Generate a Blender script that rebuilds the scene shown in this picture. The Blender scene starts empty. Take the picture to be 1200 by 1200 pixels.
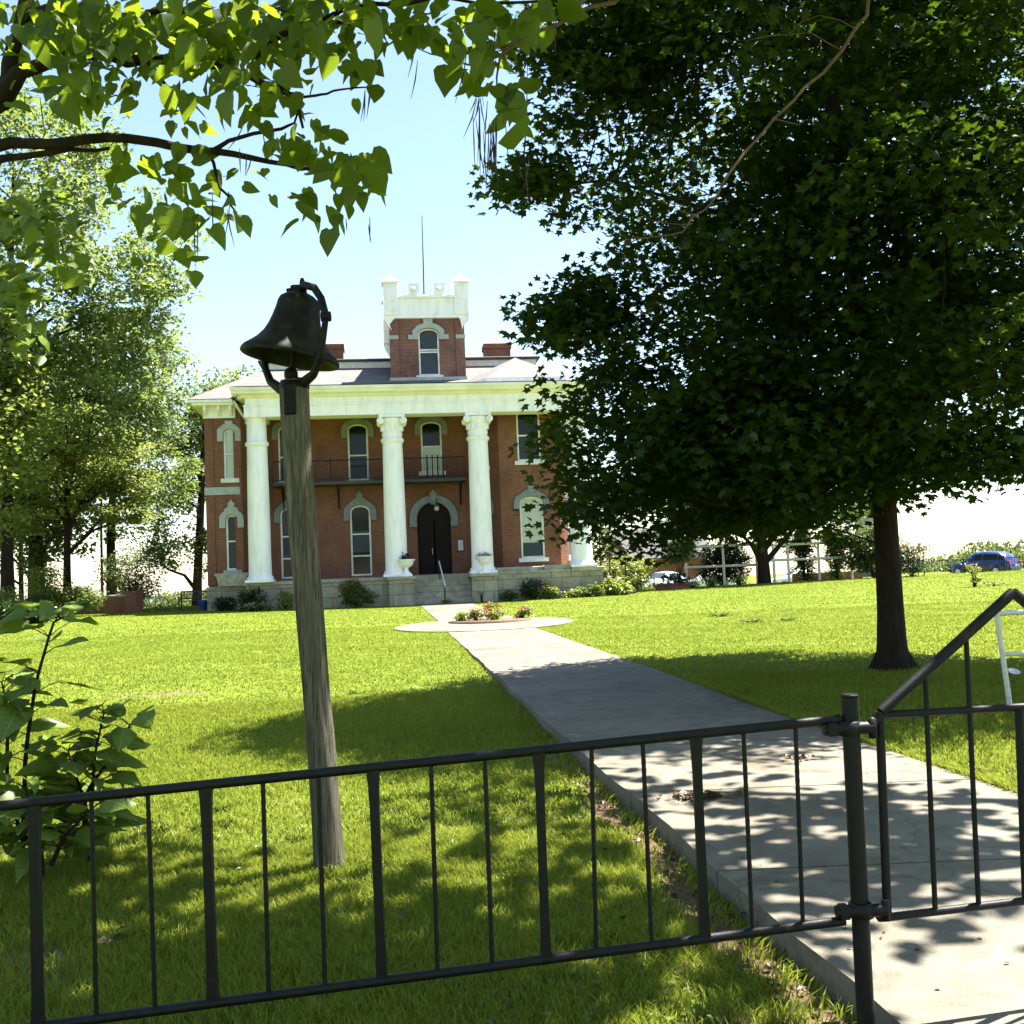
import bpy, math, random
import numpy as np
from mathutils import Vector, Matrix
random.seed(7); RNG = np.random.default_rng(7)
SC = bpy.context.scene
COL = SC.collection
rad = math.radians

# ---------------------------------------------------------------- camera, sky, sun, exposure
F = 1250.0; ROLL = rad(2.35); PITCH = math.atan(76/1250.0); EYE = 1.5
cpos = np.array([0, 0, EYE])
fwd = np.array([0, math.cos(PITCH), math.sin(PITCH)])
r0 = np.array([1.0, 0, 0]); u0 = np.cross(r0, fwd)
CR = math.cos(ROLL)*r0 - math.sin(ROLL)*u0
CU = math.sin(ROLL)*r0 + math.cos(ROLL)*u0
cam_d = bpy.data.cameras.new('camera'); cam = bpy.data.objects.new('camera', cam_d); COL.objects.link(cam)
M = Matrix(((CR[0], CU[0], -fwd[0], 0), (CR[1], CU[1], -fwd[1], 0), (CR[2], CU[2], -fwd[2], EYE), (0, 0, 0, 1)))
cam.matrix_world = M
cam_d.sensor_width = 36; cam_d.sensor_fit = 'HORIZONTAL'; cam_d.lens = 36*F/1200.0
cam_d.clip_start = 0.05; cam_d.clip_end = 8000
SC.camera = cam
SC.render.resolution_x = SC.render.resolution_y = 1024

SUN_EL, SUN_AZ = rad(66), rad(60)          # azimuth clockwise from +Y
world = bpy.data.worlds.new('World'); SC.world = world; world.use_nodes = True
wn = world.node_tree.nodes; wl = world.node_tree.links
bg = wn['Background']; sky = wn.new('ShaderNodeTexSky'); sky.sky_type = 'NISHITA'
sky.sun_disc = False; sky.sun_elevation = SUN_EL; sky.sun_rotation = SUN_AZ
sky.air_density = 1.12; sky.dust_density = 0.5; sky.ozone_density = 0.0; sky.altitude = 200
wl.new(sky.outputs[0], bg.inputs[0]); bg.inputs[1].default_value = 0.058
sun_d = bpy.data.lights.new('sun', 'SUN'); sun = bpy.data.objects.new('sun', sun_d); COL.objects.link(sun)
sdir = Vector((math.cos(SUN_EL)*math.sin(SUN_AZ), math.cos(SUN_EL)*math.cos(SUN_AZ), math.sin(SUN_EL)))
sun.rotation_euler = sdir.to_track_quat('Z', 'Y').to_euler()
sun_d.energy = 5.0; sun_d.angle = rad(0.5); sun_d.color = (1.0, 0.95, 0.86)
SC.view_settings.view_transform = 'Standard'; SC.view_settings.look = 'None'
SC.view_settings.exposure = 2.4; SC.view_settings.gamma = 1.0
SC.cycles.max_bounces = 8; SC.cycles.transmission_bounces = 4; SC.cycles.diffuse_bounces = 4
SC.cycles.caustics_reflective = False; SC.cycles.caustics_refractive = False

def ray(x, y):
    d = fwd + CR*(x-600)/F + CU*(600-y)/F
    return d/d[1]
def at(x, y, Y):
    p = cpos + ray(x, y)*Y
    return np.array(p)

# ---------------------------------------------------------------- mesh helpers
class MB:
    def __init__(s): s.v = []; s.f = []; s.sm = []
    def add(s, vs, fs, smooth=False):
        b = len(s.v); s.v += [tuple(map(float, p)) for p in vs]
        for f in fs: s.f.append([b+i for i in f]); s.sm.append(smooth)
    def box(s, x0, x1, y0, y1, z0, z1, ch=0.0):
        if ch <= 0:
            vs = [(x0,y0,z0),(x1,y0,z0),(x1,y1,z0),(x0,y1,z0),(x0,y0,z1),(x1,y0,z1),(x1,y1,z1),(x0,y1,z1)]
            s.add(vs, [(3,2,1,0),(4,5,6,7),(0,1,5,4),(1,2,6,5),(2,3,7,6),(3,0,4,7)])
        else:
            c = ch
            def ring(a, z): return [(x0+a,y0+a,z),(x1-a,y0+a,z),(x1-a,y1-a,z),(x0+a,y1-a,z)]
            vs = ring(c, z0)+ring(0, z0+c)+ring(0, z1-c)+ring(c, z1)
            fs = [(3,2,1,0),(12,13,14,15)]
            for k in range(3):
                for i in range(4):
                    j = (i+1) % 4; fs.append((4*k+i, 4*k+j, 4*k+4+j, 4*k+4+i))
            s.add(vs, fs)
        return s
    def tube(s, pts, rs, n=8, caps=True, smooth=True):
        pts = [np.array(p, float) for p in pts]
        if not hasattr(rs, '__len__'): rs = [rs]*len(pts)
        N = len(pts); ref = None; rings = []
        for i in range(N):
            t = pts[min(i+1, N-1)] - pts[max(i-1, 0)]
            L = np.linalg.norm(t); t = t/L if L > 1e-9 else np.array([0, 0, 1.])
            if ref is None:
                ref = np.array([1., 0, 0]) if abs(t[0]) < 0.8 else np.array([0, 1., 0])
            e1 = ref - t*(ref@t); e1 /= np.linalg.norm(e1); e2 = np.cross(t, e1); ref = e1
            rings.append([pts[i] + rs[i]*(math.cos(2*math.pi*k/n)*e1 + math.sin(2*math.pi*k/n)*e2) for k in range(n)])
        vs = [p for r_ in rings for p in r_]; fs = []
        for i in range(N-1):
            for k in range(n):
                j = (k+1) % n; fs.append((i*n+k, i*n+j, (i+1)*n+j, (i+1)*n+k))
        s.add(vs, fs, smooth)
        if caps:
            s.add(rings[0], [tuple(range(n))[::-1]]); s.add(rings[-1], [tuple(range(n))])
        return s
    def lathe(s, prof, c=(0, 0, 0), n=24, smooth=True, ax=None):
        vs = []; fs = []
        for (r_, z) in prof:
            for k in range(n):
                a = 2*math.pi*k/n
                p = np.array([r_*math.cos(a), r_*math.sin(a), z])
                if ax is not None: p = ax @ p
                vs.append(p + np.array(c, float))
        for i in range(len(prof)-1):
            for k in range(n):
                j = (k+1) % n; fs.append((i*n+k, i*n+j, (i+1)*n+j, (i+1)*n+k))
        s.add(vs, fs, smooth)
        return s
    def prism(s, poly, ext, o=(0,0,0), e1=(1,0,0), e2=(0,0,1), e3=(0,1,0)):
        o, e1, e2, e3 = [np.array(q, float) for q in (o, e1, e2, e3)]
        n = len(poly)
        A = [o + e1*p[0] + e2*p[1] + e3*ext[0] for p in poly]; B = [o + e1*p[0] + e2*p[1] + e3*ext[1] for p in poly]
        fs = [tuple(range(n)), tuple(range(2*n-1, n-1, -1))]
        for i in range(n):
            j = (i+1) % n; fs.append((i, n+i, n+j, j))
        s.add(A+B, fs)
        return s
    def build(s, name, mat, parent=None, uv=True):
        me = bpy.data.meshes.new(name); me.from_pydata(s.v, [], s.f)
        me.polygons.foreach_set('use_smooth', s.sm)
        if uv and len(s.f) < 60000: box_uv(me)
        me.materials.append(mat); me.update()
        import bmesh
        bm = bmesh.new(); bm.from_mesh(me); bmesh.ops.recalc_face_normals(bm, faces=bm.faces); bm.to_mesh(me); bm.free()
        ob = bpy.data.objects.new(name, me); COL.objects.link(ob)
        if parent: ob.parent = parent
        return ob

def box_uv(me):
    uvl = me.uv_layers.new(name='UVMap'); nl = len(me.loops)
    co = np.empty(len(me.vertices)*3); me.vertices.foreach_get('co', co); co = co.reshape(-1, 3)
    li = np.empty(nl, dtype=np.int32); me.loops.foreach_get('vertex_index', li)
    npol = len(me.polygons)
    nr = np.empty(npol*3); me.polygons.foreach_get('normal', nr); nr = nr.reshape(-1, 3)
    tot = np.empty(npol, dtype=np.int32); me.polygons.foreach_get('loop_total', tot)
    nl_ = np.repeat(nr, tot, axis=0); p = co[li]
    hor = np.abs(nl_[:, 2]) > 0.75
    tx, ty = -nl_[:, 1], nl_[:, 0]; L = np.maximum(np.hypot(tx, ty), 1e-6); tx, ty = tx/L, ty/L
    up = np.sqrt(np.maximum(1-nl_[:, 2]**2, 1e-6))
    u = np.where(hor, p[:, 0], p[:, 0]*tx + p[:, 1]*ty)
    v = np.where(hor, p[:, 1], p[:, 2]/up)
    uvl.data.foreach_set('uv', np.stack([u, v], 1).astype(np.float32).ravel())

def tag(o, label=None, cat=None, group=None, kind=None):
    if label: o['label'] = label
    if cat: o['category'] = cat
    if group: o['group'] = group
    if kind: o['kind'] = kind
    return o
def empty(name, loc, rz=0.0, label=None, cat=None, group=None):
    o = bpy.data.objects.new(name, None); COL.objects.link(o); o.location = tuple(map(float, loc)); o.rotation_euler = (0, 0, rz)
    o.empty_display_size = 0.1
    return tag(o, label, cat, group)
def dup(root, loc, rz=None, label=None, scale=None):
    r_ = root.copy(); COL.objects.link(r_); r_.location = tuple(map(float, loc))
    if rz is not None: r_.rotation_euler = (0, 0, rz)
    if scale: r_.scale = (scale,)*3
    if label: r_['label'] = label
    for ch in root.children:
        c = ch.copy(); COL.objects.link(c); c.parent = r_
        for g in ch.children:
            d = g.copy(); COL.objects.link(d); d.parent = c
    return r_

def fast_mesh(name, verts, tmpl_faces, ncopies, k, mat, parent=None, smooth=False):
    """mesh of ncopies blocks of k verts, each with the same face list"""
    me = bpy.data.meshes.new(name)
    verts = np.asarray(verts, np.float32).reshape(-1, 3)
    me.vertices.add(len(verts)); me.vertices.foreach_set('co', verts.ravel())
    tot = np.array([len(f) for f in tmpl_faces], np.int32); flat = np.concatenate([np.array(f, np.int32) for f in tmpl_faces])
    loops = (np.arange(ncopies, dtype=np.int32)[:, None]*k + flat[None, :]).ravel()
    tots = np.tile(tot, ncopies); starts = np.concatenate([[0], np.cumsum(tots)[:-1]]).astype(np.int32)
    me.loops.add(len(loops)); me.loops.foreach_set('vertex_index', loops)
    me.polygons.add(len(tots)); me.polygons.foreach_set('loop_start', starts); me.polygons.foreach_set('loop_total', tots)
    me.polygons.foreach_set('use_smooth', np.full(len(tots), smooth))
    me.update(calc_edges=True)
    me.materials.append(mat)
    ob = bpy.data.objects.new(name, me); COL.objects.link(ob)
    if k == len(HEART[0]) and mat in (MT['catalpa_leaf'], MT['sapling_leaf']): leafco(ob, HEART[0], ncopies)
    if parent: ob.parent = parent
    return ob

def unit(a):
    a = np.asarray(a, float); return a/np.maximum(np.linalg.norm(a, axis=-1, keepdims=True), 1e-9)

def leaf_verts(T, P, nrm, tip, size):
    """T (k,3) template (x across, y along tip, z normal)"""
    nrm = unit(nrm); tip = tip - nrm*np.sum(tip*nrm, 1, keepdims=True); tip = unit(tip); side = np.cross(tip, nrm)
    T = T if T.ndim == 3 else T[None]
    V = (T[:, :, 0, None]*side[:, None, :] + T[:, :, 1, None]*tip[:, None, :] + T[:, :, 2, None]*nrm[:, None, :])*size[:, None, None] + P[:, None, :]
    return V.reshape(-1, 3)

# leaf templates
def maple_t():
    a = [90, 62, 33, 5, -28, -90, 208, 175, 147, 118]
    r_ = [1.0, .5, .9, .45, .62, .30, .62, .45, .9, .5]
    v = [(0, .25, 0.02)]
    for q, rr in zip(a, r_):
        x, y = rr*.62*math.cos(rad(q)), .35+rr*.62*math.sin(rad(q)); v.append((x, y, -.18*abs(x)-.10*max(0, y-.4)))
    f = [(0, 1+i, 1+(i+1) % 10) for i in range(10)]
    return np.array(v), f
def heart_t():
    out = [(.0, .0), (.20, -.10), (.40, .05), (.46, .30), (.36, .58), (.17, .86), (.0, 1.10)]
    mid = [0, .0, .12, .32, .56, .82, 1.10]
    v = []; f = []
    for m_ in mid: v.append((0, m_, -.16*max(0, m_-.35)))
    for sgn in (1, -1):
        b = len(v)
        for (x, y) in out[1:-1]: v.append((sgn*x, y, .22*x-.16*max(0, y-.35)-.25*max(0, x-.3)))
        idx = [0]+list(range(b, b+5))+[6]
        for i in range(6):
            q = (i, i+1, idx[i+1], idx[i]) if sgn < 0 else (i+1, i, idx[i], idx[i+1])
            q2 = []
            for t in q:
                if t not in q2: q2.append(t)
            if len(q2) >= 3: f.append(tuple(q2))
    return np.array(v), f
def simple_t():
    v = [(0, 0, 0), (.30, .45, .08), (0, 1, -.12), (-.30, .45, .08), (0, .5, -.02)]
    return np.array(v), [(0, 1, 4), (1, 2, 4), (2, 3, 4), (3, 0, 4)]
def quad_t():
    v = [(0, 0, 0), (.32, .45, .1), (0, 1, -.05), (-.32, .45, .1)]
    return np.array(v), [(0, 1, 2), (0, 2, 3)]
def hearts(n, g):
    '''one heart leaf shape per leaf: width, fold, droop, twist and lopsidedness all vary'''
    T = np.repeat(heart_t()[0][None], n, 0); x, y, z = T[:, :, 0].copy(), T[:, :, 1].copy(), T[:, :, 2].copy()
    r = lambda a, b: g.uniform(a, b, (n, 1))
    T[:, :, 0] = x*r(.72, 1.12)*(1+r(-.18, .18)*np.sign(x)) + r(-.12, .12)*y*y
    T[:, :, 2] = np.abs(x)*r(-.15, .55) - r(0, .42)*np.maximum(0, y-.25)**1.4 + r(-.35, .35)*x*y + .05*np.sin(y*9+r(0, 6))*np.abs(x)*2
    return T
def leafco(o, T, n):
    '''remember where on its leaf each vertex lies, for the veins'''
    at_ = o.data.attributes.new('leafco', 'FLOAT_VECTOR', 'POINT'); at_.data.foreach_set('vector', np.tile(T.astype(np.float32), (n, 1)).ravel()); return o
MAPLE, HEART, SIMPLE, QUAD = maple_t(), heart_t(), simple_t(), quad_t()

# ---------------------------------------------------------------- materials
def nmat(name):
    m = bpy.data.materials.new(name); m.use_nodes = True
    nt = m.node_tree; nt.nodes.clear()
    out = nt.nodes.new('ShaderNodeOutputMaterial')
    return m, nt, out
def N(nt, t, **kw):
    n = nt.nodes.new(t)
    for k, v in kw.items(): setattr(n, k, v)
    return n
def ramp(nt, src, stops):
    r_ = N(nt, 'ShaderNodeValToRGB'); els = r_.color_ramp.elements
    while len(els) < len(stops): els.new(0.5)
    for e, (p, c) in zip(els, stops): e.position = p; e.color = (*c, 1)
    nt.links.new(src, r_.inputs[0]); return r_.outputs[0]
def mixc(nt, fac, a, b, mode='MIX'):
    m = N(nt, 'ShaderNodeMix', data_type='RGBA', blend_type=mode)
    if isinstance(fac, float): m.inputs[0].default_value = fac
    else: nt.links.new(fac, m.inputs[0])
    for i, q in ((6, a), (7, b)):
        if isinstance(q, tuple): m.inputs[i].default_value = (*q, 1)
        else: nt.links.new(q, m.inputs[i])
    return m.outputs[2]
def noise(nt, scale, detail=4, rough=.6, vec=None, sc3=None):
    n = N(nt, 'ShaderNodeTexNoise'); n.inputs['Scale'].default_value = scale; n.inputs['Detail'].default_value = detail; n.inputs['Roughness'].default_value = rough
    if vec is None:
        g = N(nt, 'ShaderNodeTexCoord'); vec = g.outputs['Object']
    if sc3:
        mp = N(nt, 'ShaderNodeMapping'); mp.inputs['Scale'].default_value = sc3; nt.links.new(vec, mp.inputs[0]); vec = mp.outputs[0]
    nt.links.new(vec, n.inputs['Vector'])
    return n.outputs[0]
def finish(nt, out, col, rough=.7, bump=None, bstr=.3, bdist=.01, metal=0., spec=.5, coat=0.):
    p = N(nt, 'ShaderNodeBsdfPrincipled')
    if isinstance(col, tuple): p.inputs['Base Color'].default_value = (*col, 1)
    else: nt.links.new(col, p.inputs['Base Color'])
    p.inputs['Roughness'].default_value = rough; p.inputs['Metallic'].default_value = metal
    p.inputs['Specular IOR Level'].default_value = spec; p.inputs['Coat Weight'].default_value = coat
    if bump is not None:
        b = N(nt, 'ShaderNodeBump'); b.inputs['Strength'].default_value = bstr; b.inputs['Distance'].default_value = bdist
        nt.links.new(bump, b.inputs['Height']); nt.links.new(b.outputs[0], p.inputs['Normal'])
    nt.links.new(p.outputs[0], out.inputs[0]); return p
def plain(name, c1, c2=None, scale=3., rough=.7, bstr=.2, bdist=.005, metal=0., spec=.5, sc3=None, coat=0., lo=.35, hi=.65):
    m, nt, out = nmat(name); c2 = c2 or tuple(q*.8 for q in c1)
    nz = noise(nt, scale, 6, .65, sc3=sc3)
    finish(nt, out, ramp(nt, nz, [(lo, c2), (hi, c1)]), rough, nz, bstr, bdist, metal, spec, coat); return m
def leafmat(name, c1, c2, transl, tfac=.5, gloss=.06, tint=(1, 1, 1), big=.35):
    m, nt, out = nmat(name); c1, c2, transl = [tuple(q*.74 for q in c_) for c_ in (c1, c2, transl)]
    g = N(nt, 'ShaderNodeNewGeometry'); nz = noise(nt, big, 6, .7)
    a = N(nt, 'ShaderNodeMath', operation='MULTIPLY_ADD'); nt.links.new(g.outputs['Random Per Island'], a.inputs[0]); a.inputs[1].default_value = .55
    b = N(nt, 'ShaderNodeMath', operation='MULTIPLY_ADD'); nt.links.new(nz, b.inputs[0]); b.inputs[1].default_value = .9; b.inputs[2].default_value = -.22
    nt.links.new(b.outputs[0], a.inputs[2])
    col = ramp(nt, a.outputs[0], [(.1, c2), (.9, c1)])
    d = N(nt, 'ShaderNodeBsdfDiffuse'); nt.links.new(col, d.inputs[0])
    t = N(nt, 'ShaderNodeBsdfTranslucent')
    tc = mixc(nt, a.outputs[0], tuple(q*.7 for q in transl), transl); nt.links.new(tc, t.inputs[0])
    mx = N(nt, 'ShaderNodeMixShader'); mx.inputs[0].default_value = tfac
    nt.links.new(d.outputs[0], mx.inputs[1]); nt.links.new(t.outputs[0], mx.inputs[2])
    gl = N(nt, 'ShaderNodeBsdfGlossy'); gl.inputs['Roughness'].default_value = .38
    m2 = N(nt, 'ShaderNodeMixShader'); m2.inputs[0].default_value = gloss
    nt.links.new(mx.outputs[0], m2.inputs[1]); nt.links.new(gl.outputs[0], m2.inputs[2]); nt.links.new(m2.outputs[0], out.inputs[0])
    return m
def blockmat(name, c1, c2, mortar, w, h, mw, rough=.85, bump=.5, bd=.006, stain=.35, off=.5):
    m, nt, out = nmat(name)
    uv = N(nt, 'ShaderNodeUVMap')
    br = N(nt, 'ShaderNodeTexBrick'); br.offset = off
    nt.links.new(uv.outputs[0], br.inputs['Vector'])
    br.inputs['Color1'].default_value = (*c1, 1); br.inputs['Color2'].default_value = (*c2, 1); br.inputs['Mortar'].default_value = (*mortar, 1)
    br.inputs['Scale'].default_value = 1.0; br.inputs['Brick Width'].default_value = w; br.inputs['Row Height'].default_value = h
    br.inputs['Mortar Size'].default_value = mw; br.inputs['Bias'].default_value = -.1; br.inputs['Mortar Smooth'].default_value = .2
    n1 = noise(nt, .8, 6, .7); n2 = noise(nt, 14., 4, .7)
    dark = ramp(nt, n1, [(.3, (1-stain,)*3), (.65, (1, 1, 1))])
    c = mixc(nt, 1.0, br.outputs['Color'], dark, 'MULTIPLY')
    c = mixc(nt, .6, c, ramp(nt, n2, [(.3, (.7, .7, .7)), (.7, (1.15, 1.15, 1.15))]), 'MULTIPLY')
    hh = N(nt, 'ShaderNodeMath', operation='MULTIPLY_ADD'); nt.links.new(br.outputs['Fac'], hh.inputs[0]); hh.inputs[1].default_value = -1.0
    nt.links.new(n2, hh.inputs[2])
    finish(nt, out, c, rough, hh.outputs[0], bump, bd, spec=.3); return m

def iron_mat():
    m, nt, out = nmat('black_iron')
    a = noise(nt, 30., 6, .65); b = noise(nt, 7., 7, .75); c = noise(nt, 120., 3, .6)
    col = ramp(nt, a, [(.35, (.004, .004, .0055)), (.65, (.0095, .0095, .0115))])
    fac = ramp(nt, b, [(.60, (0, 0, 0)), (.68, (.75, .75, .75))])
    col = mixc(nt, fac, col, ramp(nt, c, [(.35, (.018, .009, .006)), (.65, (.06, .026, .013))]))
    h = N(nt, 'ShaderNodeMath', operation='ADD'); nt.links.new(a, h.inputs[0]); nt.links.new(c, h.inputs[1])
    finish(nt, out, col, .5, h.outputs[0], .45, .0015, spec=.22); return m
def veined(name, c1, c2, transl, tfac, gloss):
    m, nt, out = nmat(name)
    g = N(nt, 'ShaderNodeNewGeometry'); at_ = N(nt, 'ShaderNodeAttribute', attribute_name='leafco'); sp = N(nt, 'ShaderNodeSeparateXYZ'); nt.links.new(at_.outputs['Vector'], sp.inputs[0])
    ax_ = N(nt, 'ShaderNodeMath', operation='ABSOLUTE'); nt.links.new(sp.outputs[0], ax_.inputs[0])
    t1 = N(nt, 'ShaderNodeMath', operation='MULTIPLY_ADD'); nt.links.new(ax_.outputs[0], t1.inputs[0]); t1.inputs[1].default_value = -4.2
    t0 = N(nt, 'ShaderNodeMath', operation='MULTIPLY'); nt.links.new(sp.outputs[1], t0.inputs[0]); t0.inputs[1].default_value = 6.0; nt.links.new(t0.outputs[0], t1.inputs[2])
    fr_ = N(nt, 'ShaderNodeMath', operation='FRACT'); nt.links.new(t1.outputs[0], fr_.inputs[0])
    side = ramp(nt, fr_.outputs[0], [(0, (1, 1, 1)), (.09, (.9, .9, .9)), (.16, (0, 0, 0)), (1, (0, 0, 0))])
    mid = ramp(nt, ax_.outputs[0], [(0, (1, 1, 1)), (.016, (1, 1, 1)), (.03, (0, 0, 0))])
    vein = mixc(nt, 1.0, side, mid, 'LIGHTEN')
    nz = noise(nt, 2.2, 4); bl_ = noise(nt, 60., 3)
    a = N(nt, 'ShaderNodeMath', operation='MULTIPLY_ADD'); nt.links.new(g.outputs['Random Per Island'], a.inputs[0]); a.inputs[1].default_value = .7
    b = N(nt, 'ShaderNodeMath', operation='MULTIPLY_ADD'); nt.links.new(nz, b.inputs[0]); b.inputs[1].default_value = .7; b.inputs[2].default_value = -.2; nt.links.new(b.outputs[0], a.inputs[2])
    col = ramp(nt, a.outputs[0], [(.1, c2), (.9, c1)]); col = mixc(nt, .7, col, ramp(nt, bl_, [(.28, (.55, .5, .35)), (.40, (1, 1, 1))]), 'MULTIPLY')
    vf = N(nt, 'ShaderNodeMath', operation='MULTIPLY'); nt.links.new(vein, vf.inputs[0]); vf.inputs[1].default_value = .45
    col = mixc(nt, vf.outputs[0], col, tuple(min(1, q*2.1) for q in c1))
    tc = mixc(nt, a.outputs[0], tuple(q*.6 for q in transl), transl); tc = mixc(nt, vf.outputs[0], tc, tuple(q*.45 for q in transl))
    d = N(nt, 'ShaderNodeBsdfDiffuse'); nt.links.new(col, d.inputs[0]); t = N(nt, 'ShaderNodeBsdfTranslucent'); nt.links.new(tc, t.inputs[0])
    bp_ = N(nt, 'ShaderNodeBump'); bp_.inputs['Strength'].default_value = .5; bp_.inputs['Distance'].default_value = .004; nt.links.new(vein, bp_.inputs['Height']); nt.links.new(bp_.outputs[0], d.inputs['Normal'])
    mx = N(nt, 'ShaderNodeMixShader'); mx.inputs[0].default_value = tfac; nt.links.new(d.outputs[0], mx.inputs[1]); nt.links.new(t.outputs[0], mx.inputs[2])
    gl = N(nt, 'ShaderNodeBsdfGlossy'); gl.inputs['Roughness'].default_value = .42; m2 = N(nt, 'ShaderNodeMixShader'); m2.inputs[0].default_value = gloss
    nt.links.new(mx.outputs[0], m2.inputs[1]); nt.links.new(gl.outputs[0], m2.inputs[2]); nt.links.new(m2.outputs[0], out.inputs[0]); return m
MT = {}
MT['brick'] = blockmat('red_brick', (.25, .082, .046), (.165, .054, .032), (.225, .155, .11), .215, .075, .010)
MT['brick_dark'] = blockmat('weathered_brick', (.25, .085, .06), (.17, .06, .045), (.27, .21, .18), .215, .075, .010, stain=.5)
MT['stone'] = blockmat('foundation_stone', (.44, .40, .29), (.36, .33, .25), (.20, .18, .14), .95, .52, .018, stain=.55, bd=.02)
MT['coping'] = plain('coping_stone', (.40, .38, .28), (.22, .21, .16), 2.5, .9, .4, .02)
MT['hood'] = plain('grey_painted_stone', (.20, .225, .235), (.14, .16, .17), 4., .8, .3, .01)
MT['hood_pale'] = plain('pale_painted_stone', (.38, .41, .40), (.28, .31, .305), 4., .8, .3, .01)
MT['white'] = plain('white_paint', (.87, .85, .88), (.70, .68, .70), 1.6, .55, .1, .004, sc3=(2.2, 2.2, .5), lo=.28, hi=.55)
MT['cream'] = plain('cream_paint', (.85, .83, .79), (.70, .68, .63), 1.2, .6, .1, .004)
MT['sash'] = plain('sash_paint', (.74, .75, .72), (.55, .56, .53), 3., .55, .1, .003)
MT['glass'] = plain('window_glass', (.012, .015, .018), (.007, .008, .010), .6, .08, .0, .0, spec=.22)
MT['screen'] = plain('screened_glass', (.045, .06, .075), (.03, .04, .052), .6, .4, .0, .0, spec=.2)
MT['blind'] = plain('window_blind', (.46, .50, .44), (.36, .40, .36), 1.5, .25, .0, .0)
MT['roof'] = blockmat('grey_shingles', (.145, .138, .132), (.112, .107, .104), (.16, .16, .165), .33, .16, .010, stain=.25, bd=.01)
MT['dark_trim'] = plain('dark_trim', (.05, .05, .055), (.03, .03, .03), 5., .7)
MT['door'] = plain('dark_door_wood', (.012, .0065, .006), (.006, .0035, .003), 6., .6, .2, .004, sc3=(6, 6, 1), spec=.15)
MT['iron'] = iron_mat()
MT['rust'] = plain('rusted_bell_iron', (.024, .022, .013), (.0035, .0035, .0035), 11., .65, .8, .006, spec=.25, lo=.47, hi=.70)
MT['steel'] = plain('painted_white_pipe', (.70, .72, .70), (.5, .52, .5), 12., .45, .15, .002)
MT['plaque'] = plain('plaque_face', (.55, .58, .58), (.45, .48, .48), 4., .5)
MT['concrete'] = None; MT['soil'] = plain('bare_soil', (.16, .105, .065), (.085, .055, .035), 9., .95, .9, .02)
def wood_post():
    m, nt, out = nmat('weathered_wood')
    a = noise(nt, 3.2, 8, .75, sc3=(9, 9, .35)); b = noise(nt, 18., 6, .7, sc3=(5, 5, .25)); c = noise(nt, 1.1, 3)
    col = ramp(nt, a, [(.25, (.045, .039, .030)), (.48, (.145, .130, .098)), (.7, (.26, .235, .18))])
    col = mixc(nt, .7, col, ramp(nt, b, [(.40, (.15, .14, .13)), (.50, (1, 1, 1))]), 'MULTIPLY')
    col = mixc(nt, 1., col, ramp(nt, c, [(.3, (.75, .78, .7)), (.7, (1.1, 1.05, 1.))]), 'MULTIPLY')
    finish(nt, out, col, .88, b, 1.0, .02, spec=.2); return m
MT['post'] = wood_post()
def bark(name, c1, c2):
    m, nt, out = nmat(name)
    a = noise(nt, 2.2, 8, .75, sc3=(4, 4, .9)); v = noise(nt, 9., 6, .7, sc3=(3, 3, .6))
    col = mixc(nt, .6, ramp(nt, a, [(.3, c2), (.68, c1)]), ramp(nt, v, [(.35, (.4, .4, .4)), (.6, (1.1, 1.1, 1.1))]), 'MULTIPLY')
    finish(nt, out, col, .95, v, .9, .03, spec=.15); return m
MT['bark'] = bark('maple_bark', (.040, .029, .022), (.016, .012, .010))
MT['bark_pale'] = bark('pale_bark', (.20, .155, .11), (.09, .07, .05))
MT['twig'] = bark('dead_twig_bark', (.22, .15, .11), (.11, .075, .055))
def concrete():
    m, nt, out = nmat('worn_concrete')
    a = noise(nt, .55, 6, .7); b = noise(nt, 5., 8, .7); c = noise(nt, 90., 3, .6)
    col = ramp(nt, a, [(.28, (.10, .088, .066)), (.5, (.150, .136, .110)), (.75, (.180, .167, .14))])
    col = mixc(nt, .65, col, ramp(nt, b, [(.34, (.62, .60, .56)), (.55, (1.05, 1.04, 1.02))]), 'MULTIPLY')
    col = mixc(nt, .5, col, ramp(nt, c, [(.36, (.62, .6, .58)), (.52, (1.08, 1.08, 1.08))]), 'MULTIPLY')
    g = N(nt, 'ShaderNodeTexCoord'); vo = N(nt, 'ShaderNodeTexVoronoi', feature='DISTANCE_TO_EDGE'); vo.inputs['Scale'].default_value = .33
    wv = N(nt, 'ShaderNodeVectorMath', operation='ADD'); nt.links.new(g.outputs['Object'], wv.inputs[0])
    nn = N(nt, 'ShaderNodeTexNoise'); nn.inputs['Scale'].default_value = 2.2; nn.inputs['Detail'].default_value = 5; nt.links.new(g.outputs['Object'], nn.inputs['Vector'])
    sc_ = N(nt, 'ShaderNodeVectorMath', operation='SCALE'); sc_.inputs['Scale'].default_value = .55; nt.links.new(nn.outputs[1], sc_.inputs[0]); nt.links.new(sc_.outputs[0], wv.inputs[1]); nt.links.new(wv.outputs[0], vo.inputs['Vector'])
    col = mixc(nt, .75, col, ramp(nt, vo.outputs[0], [(.0, (.62, .58, .52)), (.002, (.68, .65, .6)), (.0045, (1, 1, 1))]), 'MULTIPLY')
    st = noise(nt, .9, 5, .7); col = mixc(nt, .8, col, ramp(nt, st, [(.30, (.62, .57, .48)), (.46, (1, 1, 1))]), 'MULTIPLY')
    h = N(nt, 'ShaderNodeMath', operation='ADD'); nt.links.new(b, h.inputs[0]); nt.links.new(c, h.inputs[1])
    finish(nt, out, col, .92, h.outputs[0], .35, .006, spec=.25); return m
MT['concrete'] = concrete()
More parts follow.
